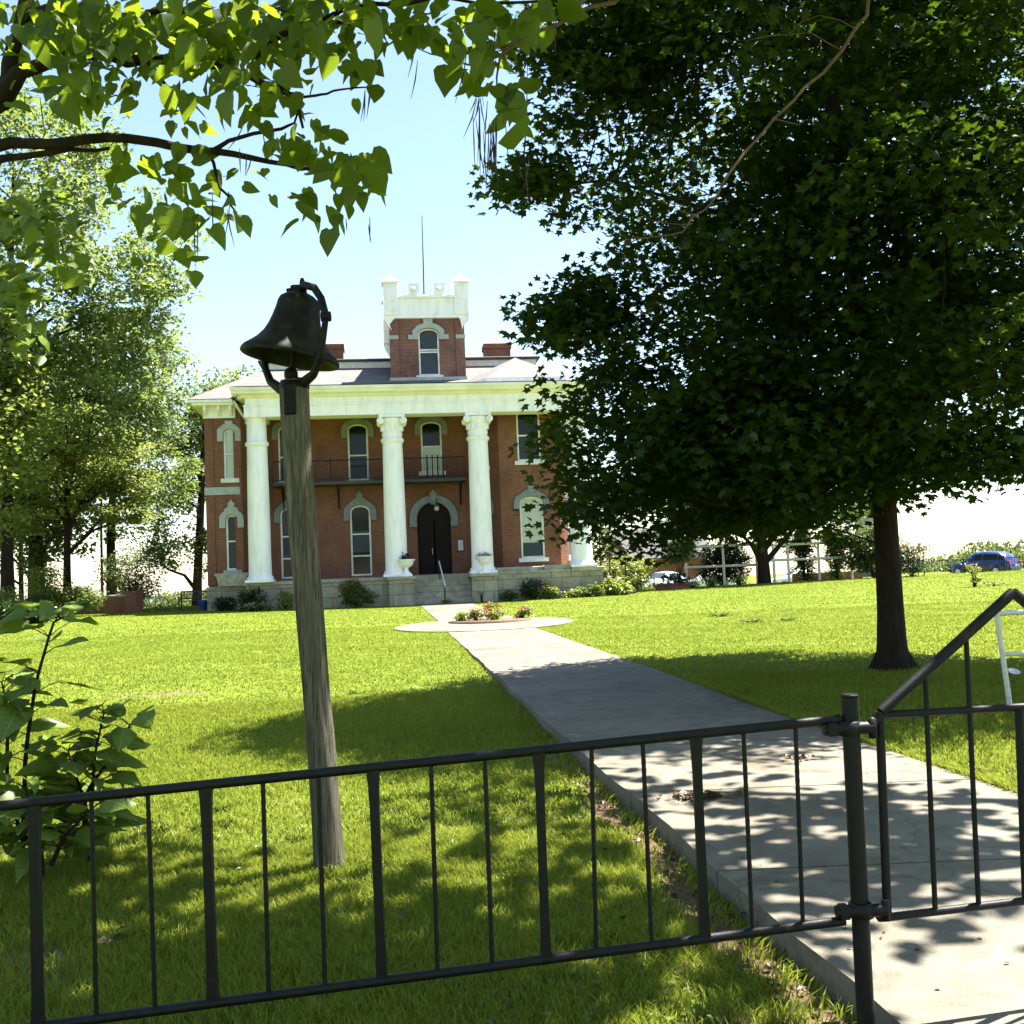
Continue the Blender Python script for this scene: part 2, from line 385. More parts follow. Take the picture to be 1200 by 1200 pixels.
def ground_mat():
    m, nt, out = nmat('lawn_ground')
    at_ = N(nt, 'ShaderNodeAttribute', attribute_name='dirt')
    a = noise(nt, .16, 5, .65); b = noise(nt, 2.2, 8, .75); c = noise(nt, 40., 5, .75)
    g1 = ramp(nt, b, [(.3, (.066, .098, .011)), (.55, (.130, .172, .021)), (.75, (.205, .238, .042))])
    g1 = mixc(nt, .75, g1, ramp(nt, a, [(.34, (.78, .9, .7)), (.66, (1.22, 1.10, 1.1))]), 'MULTIPLY')
    g1 = mixc(nt, .55, g1, ramp(nt, c, [(.33, (.45, .5, .4)), (.6, (1.15, 1.15, 1.1))]), 'MULTIPLY')
    s1 = ramp(nt, c, [(.3, (.075, .048, .03)), (.55, (.17, .115, .07)), (.72, (.29, .22, .15))])
    s = N(nt, 'ShaderNodeMath', operation='ADD'); nt.links.new(at_.outputs['Fac'], s.inputs[0])
    bb = N(nt, 'ShaderNodeMath', operation='MULTIPLY_ADD'); nt.links.new(b, bb.inputs[0]); bb.inputs[1].default_value = 1.0; bb.inputs[2].default_value = -.5
    nt.links.new(bb.outputs[0], s.inputs[1])
    fac = ramp(nt, s.outputs[0], [(.35, (0, 0, 0)), (.55, (1, 1, 1))])
    finish(nt, out, mixc(nt, fac, g1, s1), .95, c, .9, .03, spec=.1); return m
MT['ground'] = ground_mat()
MT['grass'] = leafmat('grass_blades', (.335, .385, .055), (.10, .165, .014), (.42, .48, .055), .42, .006, big=.5)
MT['dry_grass'] = leafmat('dry_grass_blades', (.42, .36, .17), (.26, .2, .1), (.4, .35, .15), .3, .02)
MT['maple_leaf'] = leafmat('maple_leaves', (.040, .074, .010), (.012, .027, .005), (.115, .20, .012), .30, .02)
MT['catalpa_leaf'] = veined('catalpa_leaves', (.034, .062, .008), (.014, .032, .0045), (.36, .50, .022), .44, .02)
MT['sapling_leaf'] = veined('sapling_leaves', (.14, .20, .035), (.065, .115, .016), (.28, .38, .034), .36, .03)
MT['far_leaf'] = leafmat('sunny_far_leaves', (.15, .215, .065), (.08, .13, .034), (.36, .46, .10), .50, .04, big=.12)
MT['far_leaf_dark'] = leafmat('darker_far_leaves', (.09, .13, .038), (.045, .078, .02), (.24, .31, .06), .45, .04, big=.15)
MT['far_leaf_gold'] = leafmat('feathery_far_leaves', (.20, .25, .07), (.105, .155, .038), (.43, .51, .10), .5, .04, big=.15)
MT['shrub'] = leafmat('shrub_leaves', (.15, .21, .05), (.06, .10, .02), (.30, .38, .06), .4, .02)
MT['shrub_yellow'] = leafmat('yellow_green_leaves', (.30, .36, .06), (.15, .21, .03), (.45, .52, .08), .45, .05)
MT['shrub_dark'] = leafmat('dark_green_leaves', (.055, .09, .022), (.02, .042, .01), (.12, .2, .03), .3, .06)
MT['pink_bloom'] = leafmat('pink_bloom', (.60, .36, .33), (.42, .22, .20), (.5, .3, .28), .3, .02)
MT['white_bloom'] = leafmat('white_bloom', (.75, .75, .66), (.55, .55, .45), (.6, .6, .5), .3, .02)
MT['red_bloom'] = leafmat('red_bloom', (.45, .12, .05), (.3, .07, .04), (.4, .12, .05), .3, .02)
MT['corn'] = leafmat('corn_leaves', (.19, .24, .07), (.11, .15, .04), (.25, .3, .08), .4, .03)
MT['pod'] = plain('seed_pod_brown', (.06, .038, .024), (.03, .02, .014), 20., .7)
MT['dead_leaf'] = leafmat('dead_leaves', (.13, .075, .04), (.06, .034, .02), (.12, .07, .03), .2, .04)

# ---------------------------------------------------------------- ground
def sstep(x, a, b):
    t = np.clip((np.asarray(x, float)-a)/(b-a), 0, 1); return t*t*(3-2*t)
PATH_S, PATH_A, PATH_W = -.122, 1.62, 2.35            # left edge X = 1.62 - .122 Y
def zprof(Y):
    return np.interp(Y, [-20, 11, 16, 22, 28, 33.5, 40, 50, 60, 77, 100, 400, 4000], [0, 0, .05, .085, .12, .25, .29, .38, .48, .18, -.1, -2.6, -30])
def ground_z(X, Y):
    X = np.asarray(X, float); Y = np.asarray(Y, float)
    z = zprof(Y)
    d = X - (PATH_A + PATH_S*Y)                        # right of left edge
    near = 1 - sstep(Y, 8, 26)
    z = z - (.02 + .11*near)*(1-sstep(d, .05, .9)) - .02*sstep(d, .05, .9)
    z = z - .018*near*np.clip(-d, 0, 6)*sstep(-d, 0, 1.5)*(1-sstep(-d, 5, 12))
    z = z + .010*np.clip(X-2, 0, 25)*sstep(Y, 30, 55)*(1-sstep(Y, 58, 75))
    z = z + .014*np.clip(-X-6, 0, 12)*sstep(Y, 36, 50)*(1-sstep(Y, 55, 90))
    out = (1-sstep(np.abs(d-1.17), 1.2, 2.2))
    z = z + (.018*np.sin(X*1.7+Y*.6)*np.cos(Y*1.3-X*.4))*(1-out)*(1-sstep(Y, 20, 40))
    return z
def dirt_amount(X, Y):
    d = X - (PATH_A + PATH_S*Y)
    e = np.exp(-((d+.07)/.20)**2)*(.80+.35*np.sin(Y*1.9+1.0)*np.sin(Y*.83+.6))*(1-sstep(Y, 8, 13))
    e = np.maximum(e, .80*np.exp(-(((X-.72)/.42)**2 + ((Y-3.65)/.45)**2)))
    e = np.maximum(e, .6*np.exp(-(((X-.1)/.5)**2 + ((Y-3.45)/.22)**2)))
    e = np.maximum(e, .55*np.exp(-(((X+1.02)/.25)**2 + ((Y-6.2)/.3)**2)))
    e = np.maximum(e, .50*np.exp(-(((X+5.6)/1.6)**2 + ((Y-16.5)/.7)**2)))
    e = np.maximum(e, .6*np.exp(-(((X+2.6)/.9)**2 + ((Y-5.0)/.5)**2)))
    for (a, b, ra, rb, k) in ((-1.9, 8.4, .5, .3, .42), (-.2, 11.5, .7, .3, .38), (-4.2, 12.5, .9, .4, .36), (4.6, 20, 1.2, .4, .42), (7.5, 26, 1.6, .5, .40), (-8, 27, 1.8, .6, .38), (3.9, 7.6, .35, .25, .45), (.35, 4.6, .3, .22, .5), (-.9, 4.4, .25, .2, .42), (11, 33, 2, .6, .4), (-6, 36, 2.2, .6, .34)):
        e = np.maximum(e, k*np.exp(-(((X-a)/ra)**2 + ((Y-b)/rb)**2)))
    e = np.maximum(e, .5*np.exp(-(((X-5.05)/.8)**2 + ((Y-14.6)/.8)**2)))
    return e
def axis(fine0, fine1, step, lo, hi, g=1.16):
    a = list(np.arange(fine0, fine1+1e-6, step)); s = step
    while a[-1] < hi: s *= g; a.append(a[-1]+s)
    s = step
    while a[0] > lo: s *= g; a.insert(0, a[0]-s)
    return np.array(a)
xs = axis(-5, 6, .11, -3500, 3500); ys = axis(1.5, 15, .11, -60, 4000, 1.09)
GX, GY = np.meshgrid(xs, ys); GZ = ground_z(GX, GY)
nx, ny = len(xs), len(ys)
idx = np.arange(nx*ny).reshape(ny, nx)
quads = np.stack([idx[:-1, :-1], idx[:-1, 1:], idx[1:, 1:], idx[1:, :-1]], -1).reshape(-1, 4)
me = bpy.data.meshes.new('lawn'); me.vertices.add(nx*ny)
me.vertices.foreach_set('co', np.stack([GX, GY, GZ], -1).astype(np.float32).ravel())
me.loops.add(quads.size); me.loops.foreach_set('vertex_index', quads.astype(np.int32).ravel())
me.polygons.add(len(quads)); me.polygons.foreach_set('loop_start', np.arange(0, quads.size, 4, dtype=np.int32)); me.polygons.foreach_set('loop_total', np.full(len(quads), 4, np.int32))
me.polygons.foreach_set('use_smooth', np.ones(len(quads), bool)); me.update(calc_edges=True)
at_d = me.attributes.new('dirt', 'FLOAT', 'POINT'); at_d.data.foreach_set('value', dirt_amount(GX, GY).astype(np.float32).ravel())
me.materials.append(MT['ground'])
lawn = bpy.data.objects.new('lawn', me); COL.objects.link(lawn); tag(lawn, kind='structure', label='sunlit mown lawn rising gently to the mansion')

# concrete path with a straight run and a round landing
pb = MB(); Ys = list(np.arange(1.5, 50.6, 0.49)); joints = []
for i in range(len(Ys)-1):
    ya, yb = Ys[i], Ys[i+1]
    if i % 4 == 3: yb -= .020
    za, zb = float(zprof(ya)), float(zprof(yb)); xa, xb = PATH_A+PATH_S*ya, PATH_A+PATH_S*yb
    j = .012*math.sin(ya*2.1)+.008*math.sin(ya*5.3); W = PATH_W
    vs = [(xa+j, ya, za), (xa+W, ya, za), (xb+.012*math.sin(Ys[i+1]*2.1)+.008*math.sin(Ys[i+1]*5.3), yb, zb), (xb+W, yb, zb)]
    v8 = [(p[0], p[1], p[2]-.22) for p in vs]
    pb.add(vs+v8, [(0, 1, 3, 2), (0, 2, 6, 4), (1, 5, 7, 3)] + ([(2, 3, 7, 6)] if i % 4 == 3 else []) + ([(0, 4, 5, 1)] if i == 0 or i % 4 == 0 else []))
path = pb.build('garden_path', MT['concrete']); tag(path, kind='structure', label='straight concrete path leading up to the mansion steps')
CX, CY, CRD = -.93, 30.6, 2.55
cb = MB(); ring = []; n = 64
for k in range(n):
    a = 2*math.pi*k/n; x, y = CX+CRD*math.cos(a), CY+CRD*math.sin(a); ring.append((x, y, float(zprof(y))+.012))
lo_ = [(p[0], p[1], p[2]-.2) for p in ring]
rows = []
cb.add(ring+lo_, [(k, (k+1) % n, n+(k+1) % n, n+k) for k in range(n)])
for t in np.linspace(-1, 1, 33)[:-1]:
    y1, y2 = CY+CRD*t*.9999, CY+CRD*(t+1/16)*.9999
    w1, w2 = [math.sqrt(max(0, CRD**2-(q-CY)**2)) for q in (y1, y2)]
    z1, z2 = [float(zprof(q))+.012 for q in (y1, y2)]
    cb.add([(CX-w1, y1, z1), (CX+w1, y1, z1), (CX+w2, y2, z2), (CX-w2, y2, z2)], [(0, 1, 2, 3)])
tag(cb.build('path_landing', MT['concrete']), kind='structure', label='round concrete landing around the small flower bed')

# ---------------------------------------------------------------- tree helper
def leaf_cloud(name, mat, parent, T, centers, per, R, flat, size, up=.8, droop=.0, seed=1, origin=None, smooth=False):
    g = np.random.default_rng(seed); C = np.repeat(np.asarray(centers, float), per, axis=0); n = len(C)
    Rr = np.repeat(np.asarray(R, float) if hasattr(R, '__len__') else np.full(len(centers), R), per)
    off = g.normal(size=(n, 3)); off = unit(off)*(g.random((n, 1))**.45); off[:, 2] *= flat
    # outer leaves of each spray hang lower
    off[:, 2] -= .22*np.hypot(off[:, 0], off[:, 1])
    P = C + off*Rr[:, None]
    nr = g.normal(size=(n, 3))*.75; nr[:, 2] = np.abs(nr[:, 2])+up
    tip = off.copy()*.8 + g.normal(size=(n, 3))*.5; tip[:, 2] -= droop
    sz = size*(.65+.7*g.random(n))
    V = leaf_verts(T[0], P, nr, tip, sz)
    return fast_mesh(name, V, T[1], n, len(T[0]), mat, parent, smooth)

def lobes_sample(lobes, n, g, inner=.35):
    vol = np.array([l[3]*l[4]*l[5] for l in lobes]); vol = vol**.62; k = g.choice(len(lobes), n, p=vol/vol.sum())
    L = np.array([l[:6] for l in lobes])[k]
    d = unit(g.normal(size=(n, 3))); rr = (inner + (1-inner)*g.random((n, 1)))**.6
    return L[:, :3] + d*rr*L[:, 3:6]

def tree(name, label, base, trunk, lobes, n_clusters, per, R, flat, size, T, leafm, barkm, nlimbs=9, nsub=60, group=None, seed=1, up=.8, droop=.2, noise_gap=.0, cat='tree', flare=1.0, inner=.35, sub_r=.03, limb_r=1.0, limb_lo=0.0):
    """trunk: list of (x,y,z,r) relative to base; lobes: ellipsoids relative to base"""
    g = np.random.default_rng(seed)
    root = empty(name, base, 0, label, cat, group)
    C = lobes_sample(lobes, n_clusters, g, inner)
    if noise_gap > 0:
        ph = g.random(9)*6.28; s = np.zeros(len(C))
        for q in range(3):
            kx, ky, kz = g.normal(size=3)*(1.4/max(R, .3))*.5
            s += np.sin(C[:, 0]*kx+C[:, 1]*ky+C[:, 2]*kz+ph[q])
        C = C[np.argsort(s)[int(noise_gap*len(C)):]]
    mb = MB()
    tp = np.array([t[:3] for t in trunk], float); tr = [t[3] for t in trunk]
    mb.tube(tp, tr, 14 if tr[0] > .15 else 8)
    if flare > 1:
        for k in range(7):
            a = k*2*math.pi/7+g.random()*.6; rr = tr[0]*(1.0+.9*g.random())
            mb.tube([(tp[0][0]+math.cos(a)*rr*1.12, tp[0][1]+math.sin(a)*rr*1.12, tp[0][2]-.10), (tp[0][0]+math.cos(a)*tr[0]*.85, tp[0][1]+math.sin(a)*tr[0]*.85, tp[0][2]+.13), (tp[0][0]+math.cos(a)*tr[0]*.3, tp[0][1]+math.sin(a)*tr[0]*.2, tp[0][2]+.5)], [tr[0]*.16, tr[0]*.30, tr[0]*.2], 8)
    # limbs
    samples = []
    cz0 = min(l[2]-l[5] for l in lobes)
    for k in range(nlimbs):
        c = C[g.integers(len(C))]
        t = .35 + .6*(k/max(1, nlimbs-1))
        zt = np.clip(c[2]-abs(g.normal())*1.2-.35*np.hypot(c[0]-tp[-1][0], c[1]-tp[-1][1]), max(limb_lo, tp[0][2]+.45*(max(cz0, .6))), tp[-1][2]*.97)
        s = np.array([np.interp(zt, tp[:, 2], tp[:, i]) for i in range(3)]); r_ = float(np.interp(zt, tp[:, 2], tr))
        m1 = s + (c-s)*.35 + np.array([0, 0, .14*np.linalg.norm(c-s)]) + g.normal(size=3)*.12
        m2 = s + (c-s)*.72 + np.array([0, 0, .10*np.linalg.norm(c-s)]) + g.normal(size=3)*.15
        rb = limb_r*min(r_*.55, .05*np.linalg.norm(c-s)**.8+.02)
        mb.tube([s, m1, m2, c], [rb, rb*.72, rb*.45, rb*.15], 7)
        for a, b in ((s, m1), (m1, m2), (m2, c)):
            for q in (.25, .6, .95): samples.append(a+(b-a)*q)
    for z in np.linspace(max(cz0, .5), tp[-1][2], 10): samples.append(np.array([np.interp(z, tp[:, 2], tp[:, i]) for i in range(3)]))
    S = np.array(samples)
    for k in range(nsub):
        c = C[g.integers(len(C))]; dd = np.linalg.norm(S-c, axis=1) + 2*np.maximum(0, S[:, 2]-c[2])
        s = S[np.argmin(dd)]; m_ = (s+c)/2 + g.normal(size=3)*.12
        mb.tube([s, m_, c], [sub_r, sub_r*.7, sub_r*.3], 5, caps=False)
    mb.build('trunk', barkm, root, uv=False)
    leaf_cloud('crown', leafm, root, T, C, per, R*(.7+.6*g.random(len(C))), flat, size, up, droop, seed+50)
    return root

# ---------------------------------------------------------------- the mansion (local frame: x along the front, y inward, z up)
HA = np.array([-.122, 1, 0]); HA = HA/np.linalg.norm(HA); HR = np.array([HA[1], -HA[0], 0])
HO = np.array([2.795-.122*50.5, 50.5, .35]); HROT = math.atan2(HR[1], HR[0])
def hw(u, v, z=0): return HO + HR*u + HA*v + np.array([0, 0, z])
H = empty('mansion', HO, HROT, 'two storey red brick mansion with white columns and a crenellated tower', 'mansion')

def arch(u0, u1, zs, zt, n=10):
    uc, w = (u0+u1)/2, (u1-u0)/2
    return [(uc-w*math.cos(math.pi*k/n), zs+(zt-zs)*math.sin(math.pi*k/n)) for k in range(n+1)]

def wall(p0, p1, z0, z1, ops, mb, depth=.22):
    """brick wall from plan point p0 to p1 (outside on the right hand of the direction), openings (u0,u1,z0,zs,zt)"""
    p0 = np.array([*p0, 0.]); d = np.array([*p1, 0.])-p0; L = np.linalg.norm(d); t = d/L; nr = np.array([t[1], -t[0], 0])
    P = lambda u, z, q=0: p0+t*u+nr*q+np.array([0, 0, z])
    us = sorted(set([0, L]+[o[0] for o in ops]+[o[1] for o in ops])); zs_ = sorted(set([z0, z1]+[o[2] for o in ops]+[o[4] for o in ops]))
    for a, b in zip(us[:-1], us[1:]):
        for c, e in zip(zs_[:-1], zs_[1:]):
            mu, mz = (a+b)/2, (c+e)/2
            if any(o[0] < mu < o[1] and o[2] < mz < o[4] for o in ops): continue
            mb.add([P(a, c), P(b, c), P(b, e), P(a, e)], [(0, 1, 2, 3)])
    for (a, b, c, s, e) in ops:
        A = arch(a, b, s, e)
        for k in range(len(A)-1):
            q1, q2 = A[k], A[k+1]
            mb.add([P(*q1), P(*q2), P(q2[0], e), P(q1[0], e)], [(0, 1, 2, 3)])
            mb.add([P(*q1), P(*q2), P(*q2, -depth), P(*q1, -depth)], [(0, 1, 2, 3)])
        mb.add([P(a, c), P(a, s), P(a, s, -depth), P(a, c, -depth)], [(0, 1, 2, 3)])
        mb.add([P(b, c), P(b, s), P(b, s, -depth), P(b, c, -depth)], [(0, 1, 2, 3)])
        mb.add([P(a, c), P(b, c), P(b, c, -depth), P(a, c, -depth)], [(0, 1, 2, 3)])
    return P, t, nr, p0

def window(W, op, panes, rails, hood='key', hoodm=None, sill=True, framew=.085, label=None):
    """W from wall(); panes: list of (zfrac0,zfrac1,material); rails: z fractions of the meeting rails"""
    P, t, nr, p0 = W; a, b, c, s, e = op
    w = empty('window', (0, 0, 0)); w.parent = H
    if label: w['label'] = label
    up = np.array([0, 0, 1.]); fm = MB()
    O = [(a, c), (a, s)]+arch(a, b, s, e)[1:-1]+[(b, s), (b, c)]
    f = framew; I = [(a+f, c+f), (a+f, s)]+arch(a+f, b-f, s, e-f)[1:-1]+[(b-f, s), (b-f, c+f)]
    n = len(O); q0, q1 = -.04, -.15
    for k in range(n):
        j = (k+1) % n
        fm.add([P(*O[k], q0), P(*O[j], q0), P(*I[j], q0), P(*I[k], q0)], [(0, 1, 2, 3)])
        fm.add([P(*I[k], q0), P(*I[j], q0), P(*I[j], q1), P(*I[k], q1)], [(0, 1, 2, 3)])
    for rz in rails:
        z = c+(e-c)*rz
        fm.prism([(a+f, z-.035), (b-f, z-.035), (b-f, z+.035), (a+f, z+.035)], (-.125, -.065), p0, t, up, nr)
    fm.build('frame', MT['sash'], w)
    for k, (z0f, z1f, mat) in enumerate(panes):
        z0, z1 = c+(e-c)*z0f, c+(e-c)*z1f
        if z1f > .99: poly = [(a+f, z0), (a+f, s)]+arch(a+f, b-f, s, e-f)[1:-1]+[(b-f, s), (b-f, z0)]
        else: poly = [(a+f, z0), (a+f, z1), (b-f, z1), (b-f, z0)]
        g = MB(); g.prism(poly, (-.135-.004*k, -.115-.004*k), p0, t, up, nr); g.build('pane', MT[mat], w)
    if sill:
        sb = MB(); sb.prism([(a-.16, c-.20), (b+.16, c-.20), (b+.16, c), (a-.16, c)], (-.12, .10), p0, t, up, nr)
        sb.build('sill', MT['sash' if sill == 'white' else 'hood_pale'], w)
    if hood:
        hm = MB(); th = .30; uc = (a+b)/2
        if hood == 'square':      # tower and upper wing: shouldered hood
            drop = .35
            out = [(a-.28, s-drop), (a-.28, e-.02), (a-.02, e+.22), (uc-.18, e+.25), (uc-.18, e+.40), (uc+.18, e+.40), (uc+.18, e+.25), (b+.02, e+.22), (b+.28, e-.02), (b+.28, s-drop)]
        else:
            drop = .42; out = [(a-.30, s-drop)]+[(x, z) for x, z in arch(a-.30, b+.30, s+.02, e+.26)][0:4]
            A = arch(a-.30, b+.30, s+.02, e+.26)
            key = [(uc-.30, e+.30), (uc-.14, e+.38), (uc-.17, e+.55), (uc-.10, e+.58), (uc, e+.72), (uc+.10, e+.58), (uc+.17, e+.55), (uc+.14, e+.38), (uc+.30, e+.30)]
            if hood == 'plain': key = [(uc, e+.27)]
            out = [(a-.30, s-drop)]+[q for q in A if q[0] < uc-.28]+key+[q for q in A if q[0] > uc+.28]+[(b+.30, s-drop)]
        inn = [(b+.015, s-drop), (b+.015, s)]+[(x, z) for x, z in arch(a-.015, b+.015, s, e+.015)][::-1][1:-1]+[(a-.015, s), (a-.015, s-drop)]
        ring_prism(hm, out, inn[::-1], (-.02, .11), p0, t, up, nr)
        hm.build('hood', hoodm or MT['hood'], w)
    return w

def ring_prism(mb, out, inn, ext, o, e1, e2, e3):
    """open band between an outer and inner polyline running the same way"""
    def resample(pl, n):
        pl = np.array(pl, float); L = np.concatenate([[0], np.cumsum(np.linalg.norm(np.diff(pl, axis=0), axis=1))]); t = np.linspace(0, L[-1], n)
        return np.stack([np.interp(t, L, pl[:, i]) for i in range(2)], 1)
    n = 61; A = resample(out, n)
    # keep corners of the outer outline by snapping nearest samples
    for c in out:
        k = int(np.argmin(np.linalg.norm(A-np.array(c), axis=1))); A[k] = c
    B = resample(inn, n); Q = lambda p, z: np.array(o)+np.array(e1)*p[0]+np.array(e2)*p[1]+np.array(e3)*z
    for k in range(n-1):
        a0, a1, b0, b1 = A[k], A[k+1], B[k], B[k+1]
        mb.add([Q(a0, ext[1]), Q(a1, ext[1]), Q(b1, ext[1]), Q(b0, ext[1])], [(0, 1, 2, 3)])
        mb.add([Q(a0, ext[0]), Q(a1, ext[0]), Q(a1, ext[1]), Q(a0, ext[1])], [(0, 1, 2, 3)])
        mb.add([Q(b0, ext[0]), Q(b1, ext[0]), Q(b1, ext[1]), Q(b0, ext[1])], [(0, 1, 2, 3)])
    for k in (0, n-1): mb.add([Q(A[k], ext[0]), Q(A[k], ext[1]), Q(B[k], ext[1]), Q(B[k], ext[0])], [(0, 1, 2, 3)])

# --- walls
wm = MB(); ZB, ZT = -.3, 10.0
wing_l = (.86, 1.40, 2.02, 4.45, 4.66); wing_u = (.84, 1.38, 6.40, 8.55, 8.78)
WL = wall((-11.05, 1.6), (-9.35, 1.6), ZB, ZT, [wing_l, wing_u], wm)
wall((-11.05, 14), (-11.05, 1.6), ZB, ZT, [], wm)
wall((-9.35, 1.6), (-8.1, 3.5), ZB, ZT, [], wm)
O_ = -8.1
cw = [(.28, 1.30, 1.52, 4.72, 5.06), (3.72, 4.74, 1.52, 4.72, 5.06), (.28, 1.30, 6.33, 8.9, 9.18), (3.72, 4.74, 6.33, 8.9, 9.18), (7.40, 8.46, 6.66, 8.95, 9.22)]
dr = (7.07, 8.76, 1.46, 4.28, 5.08)
WC = wall((-8.1, 3.5), (1.45, 3.5), ZB, ZT, cw+[dr], wm)
fl = math.hypot(1.6, 1.9); bl = [(fl/2-.42, fl/2+.42, 2.05, 4.72, 5.0), (fl/2-.42, fl/2+.42, 6.72, 9.0, 9.28)]
WB1 = wall((1.45, 3.5), (3.05, 1.6), ZB, ZT, bl, wm)
bf = [(.93, 2.10, 2.05, 4.78, 5.08), (.93, 2.10, 6.86, 9.1, 9.40)]
WB2 = wall((3.05, 1.6), (5.95, 1.6), ZB, ZT, bf, wm)
fr = math.hypot(1.55, 1.9); br_ = [(fr/2-.40, fr/2+.40, 2.05, 4.72, 5.0), (fr/2-.40, fr/2+.40, 6.8, 9.0, 9.28)]
WB3 = wall((5.95, 1.6), (7.5, 3.5), ZB, ZT, br_, wm)
wall((7.5, 3.5), (7.5, 14), ZB, ZT, [], wm); wall((7.5, 14), (-11.05, 14), ZB, ZT, [], wm)
# brick quoin strips on the left wing
for u in (-11.05, -9.75): wm.box(u-.04 if u < -10 else u, u+.36, 1.54, 1.62, 1.3, 9.3)
wm.build('wall', MT['brick'], H)
D2 = [(0, .335, 'glass'), (.335, .635, 'screen'), (.635, 1, 'glass')]
window(WL, wing_l, [(0, .52, 'screen'), (.52, 1, 'glass')], [.52], 'key', MT['hood_pale'])
window(WL, wing_u, [(0, .5, 'blind'), (.5, 1, 'blind')], [.5], 'square', MT['hood_pale'], sill='white')
window(WC, cw[0], D2, [.28, .59], 'key', sill=False); window(WC, cw[1], D2, [.28, .59], 'key', sill=False)
window(WC, cw[2], [(0, 1, 'glass')], [.44], 'plain'); window(WC, cw[3], [(0, 1, 'glass')], [.44], 'plain')
window(WC, cw[4], [(0, .5, 'blind'), (.5, 1, 'glass')], [.5], 'plain', sill='white')
window(WB1, bl[0], [(0, .32, 'glass'), (.32, 1, 'blind')], [.46, .8], 'key', sill='white'); window(WB1, bl[1], [(0, 1, 'glass')], [.5], 'plain', sill='white')
window(WB2, bf[0], [(0, .25, 'screen'), (.25, 1, 'blind')], [.5], 'key', sill='white'); window(WB2, bf[1], [(0, .5, 'screen'), (.5, 1, 'glass')], [.5], None, sill='white')
window(WB3, br_[0], [(0, .5, 'screen'), (.5, 1, 'blind')], [.5], 'key', sill='white'); window(WB3, br_[1], [(0, 1, 'glass')], [.5], None, sill='white')

# --- front door
P, t, nr, p0 = WC; up = np.array([0, 0, 1.]); a, b, c, s, e = dr
fd = MB(); poly = [(a, s-.05), (a, s)]+arch(a, b, s, e)[1:-1]+[(b, s), (b, s-.05)]
fd.prism(poly, (-.20, -.14), p0, t, up, nr)
dd = fd.build('door', MT['door'], H)
for k in (0, 1):
    u0, u1 = a+.05+k*(b-a)/2, a+(k+1)*(b-a)/2-.02; lf = MB()
    lf.prism([(u0, c), (u1, c), (u1, s-.12), (u0, s-.12)], (-.19, -.13), p0, t, up, nr)
    for z0, z1 in ((c+.15, c+.85), (c+1.0, s-.3)):
        lf.prism([(u0+.12, z0), (u1-.12, z0), (u1-.12, z1), (u0+.12, z1)], (-.132, -.112), p0, t, up, nr)
    lf.build('door_leaf', MT['door'], dd)
hn = MB(); hn.tube([P((a+b)/2-.12, c+1.0, -.12), P((a+b)/2-.12, c+1.0, -.05), P((a+b)/2-.12, c+1.3, -.05), P((a+b)/2-.12, c+1.3, -.12)], .018, 6)
hn.build('handle', MT['steel'], dd)
fr_ = MB(); fr_.prism([(a, s-.12), (b, s-.12), (b, s-.02), (a, s-.02)], (-.14, -.09), p0, t, up, nr); fr_.build('transom_bar', MT['door'], dd)
hm = MB(); uc = (a+b)/2
A = arch(a-.38, b+.38, s+.0, e+.36, 24); out = [(a-.38, s-.42)]+[q for q in A if q[0] < uc-.2]+[(uc-.17, e+.36), (uc-.2, e+.5), (uc-.1, e+.54), (uc, e+.68), (uc+.1, e+.54), (uc+.2, e+.5), (uc+.17, e+.36)]+[q for q in A if q[0] > uc+.2]+[(b+.38, s-.42)]
inn = [(a-.01, s-.42), (a-.01, s)]+arch(a-.01, b+.01, s, e+.01, 24)[1:-1]+[(b+.01, s), (b+.01, s-.42)]
ring_prism(hm, out, inn, (-.02, .12), p0, t, up, nr)
hm.prism([(uc-.12, e-.12), (uc+.12, e-.12), (uc+.19, e+.40), (uc-.19, e+.40)], (.0, .17), p0, t, up, nr)
hm.build('arch_hood', MT['hood'], dd)
lt = empty('door_lantern', hw(-.05, 2.95, 4.82), HROT, 'small glass lantern hanging under the arch in front of the dark door', 'lantern')
q = MB(); q.lathe([(0, .42), (.03, .40), (.03, .12), (.15, .06), (.16, .0), (0, .0)], n=12); q.build('cap', MT['dark_trim'], lt)
q = MB(); q.lathe([(.11, .0), (.13, -.1), (.09, -.2), (0, -.22)], n=12); q.build('globe', MT['blind'], lt)
pl = empty('wall_plaque', hw(1.12, 3.5, 2.55), HROT, 'small pale plaque in a dark frame on the brick right of the door', 'plaque')
q = MB(); q.box(-.17, .17, -.05, -.003, 0, .62, .012); q.build('frame', MT['dark_trim'], pl)
q = MB(); q.box(-.13, .13, -.062, -.05, .05, .57); q.build('face', MT['plaque'], pl)

# --- porch, piers, steps
for bx in ((-9.25, -2.55, .45, 1.6, -.4, 1.22), (2.6, 7.76, .40, 1.6, -.4, 1.30), (-11.13, -9.25, 1.50, 1.62, -.4, 1.12), (7.0, 7.76, 1.6, 4.4, -.4, 1.30)):
    MB().box(*bx).build('foundation', MT['stone'], H)
for bx in ((-9.33, -2.56, .37, 1.55, 1.223, 1.36, .03), (2.61, 4.9, .62, 1.55, 1.303, 1.62, .03), (4.92, 6.2, .50, 1.55, 1.303, 1.66, .04), (6.22, 7.84, .32, 2.4, 1.303, 1.50, .03), (-11.16, -9.34, 1.46, 1.6, 1.123, 1.25, .03), (2.62, 6.2, .36, .49, 1.303, 1.42, .02)):
    MB().box(*bx).build('coping', MT['coping'], H)
pf = MB(); pf.box(-8.9, 3.0, 1.62, 3.47, 1.25, 1.42); pf.box(-1.3, 1.3, 1.5, 1.618, 1.0, 1.42); pf.build('porch_floor', MT['coping'], H)
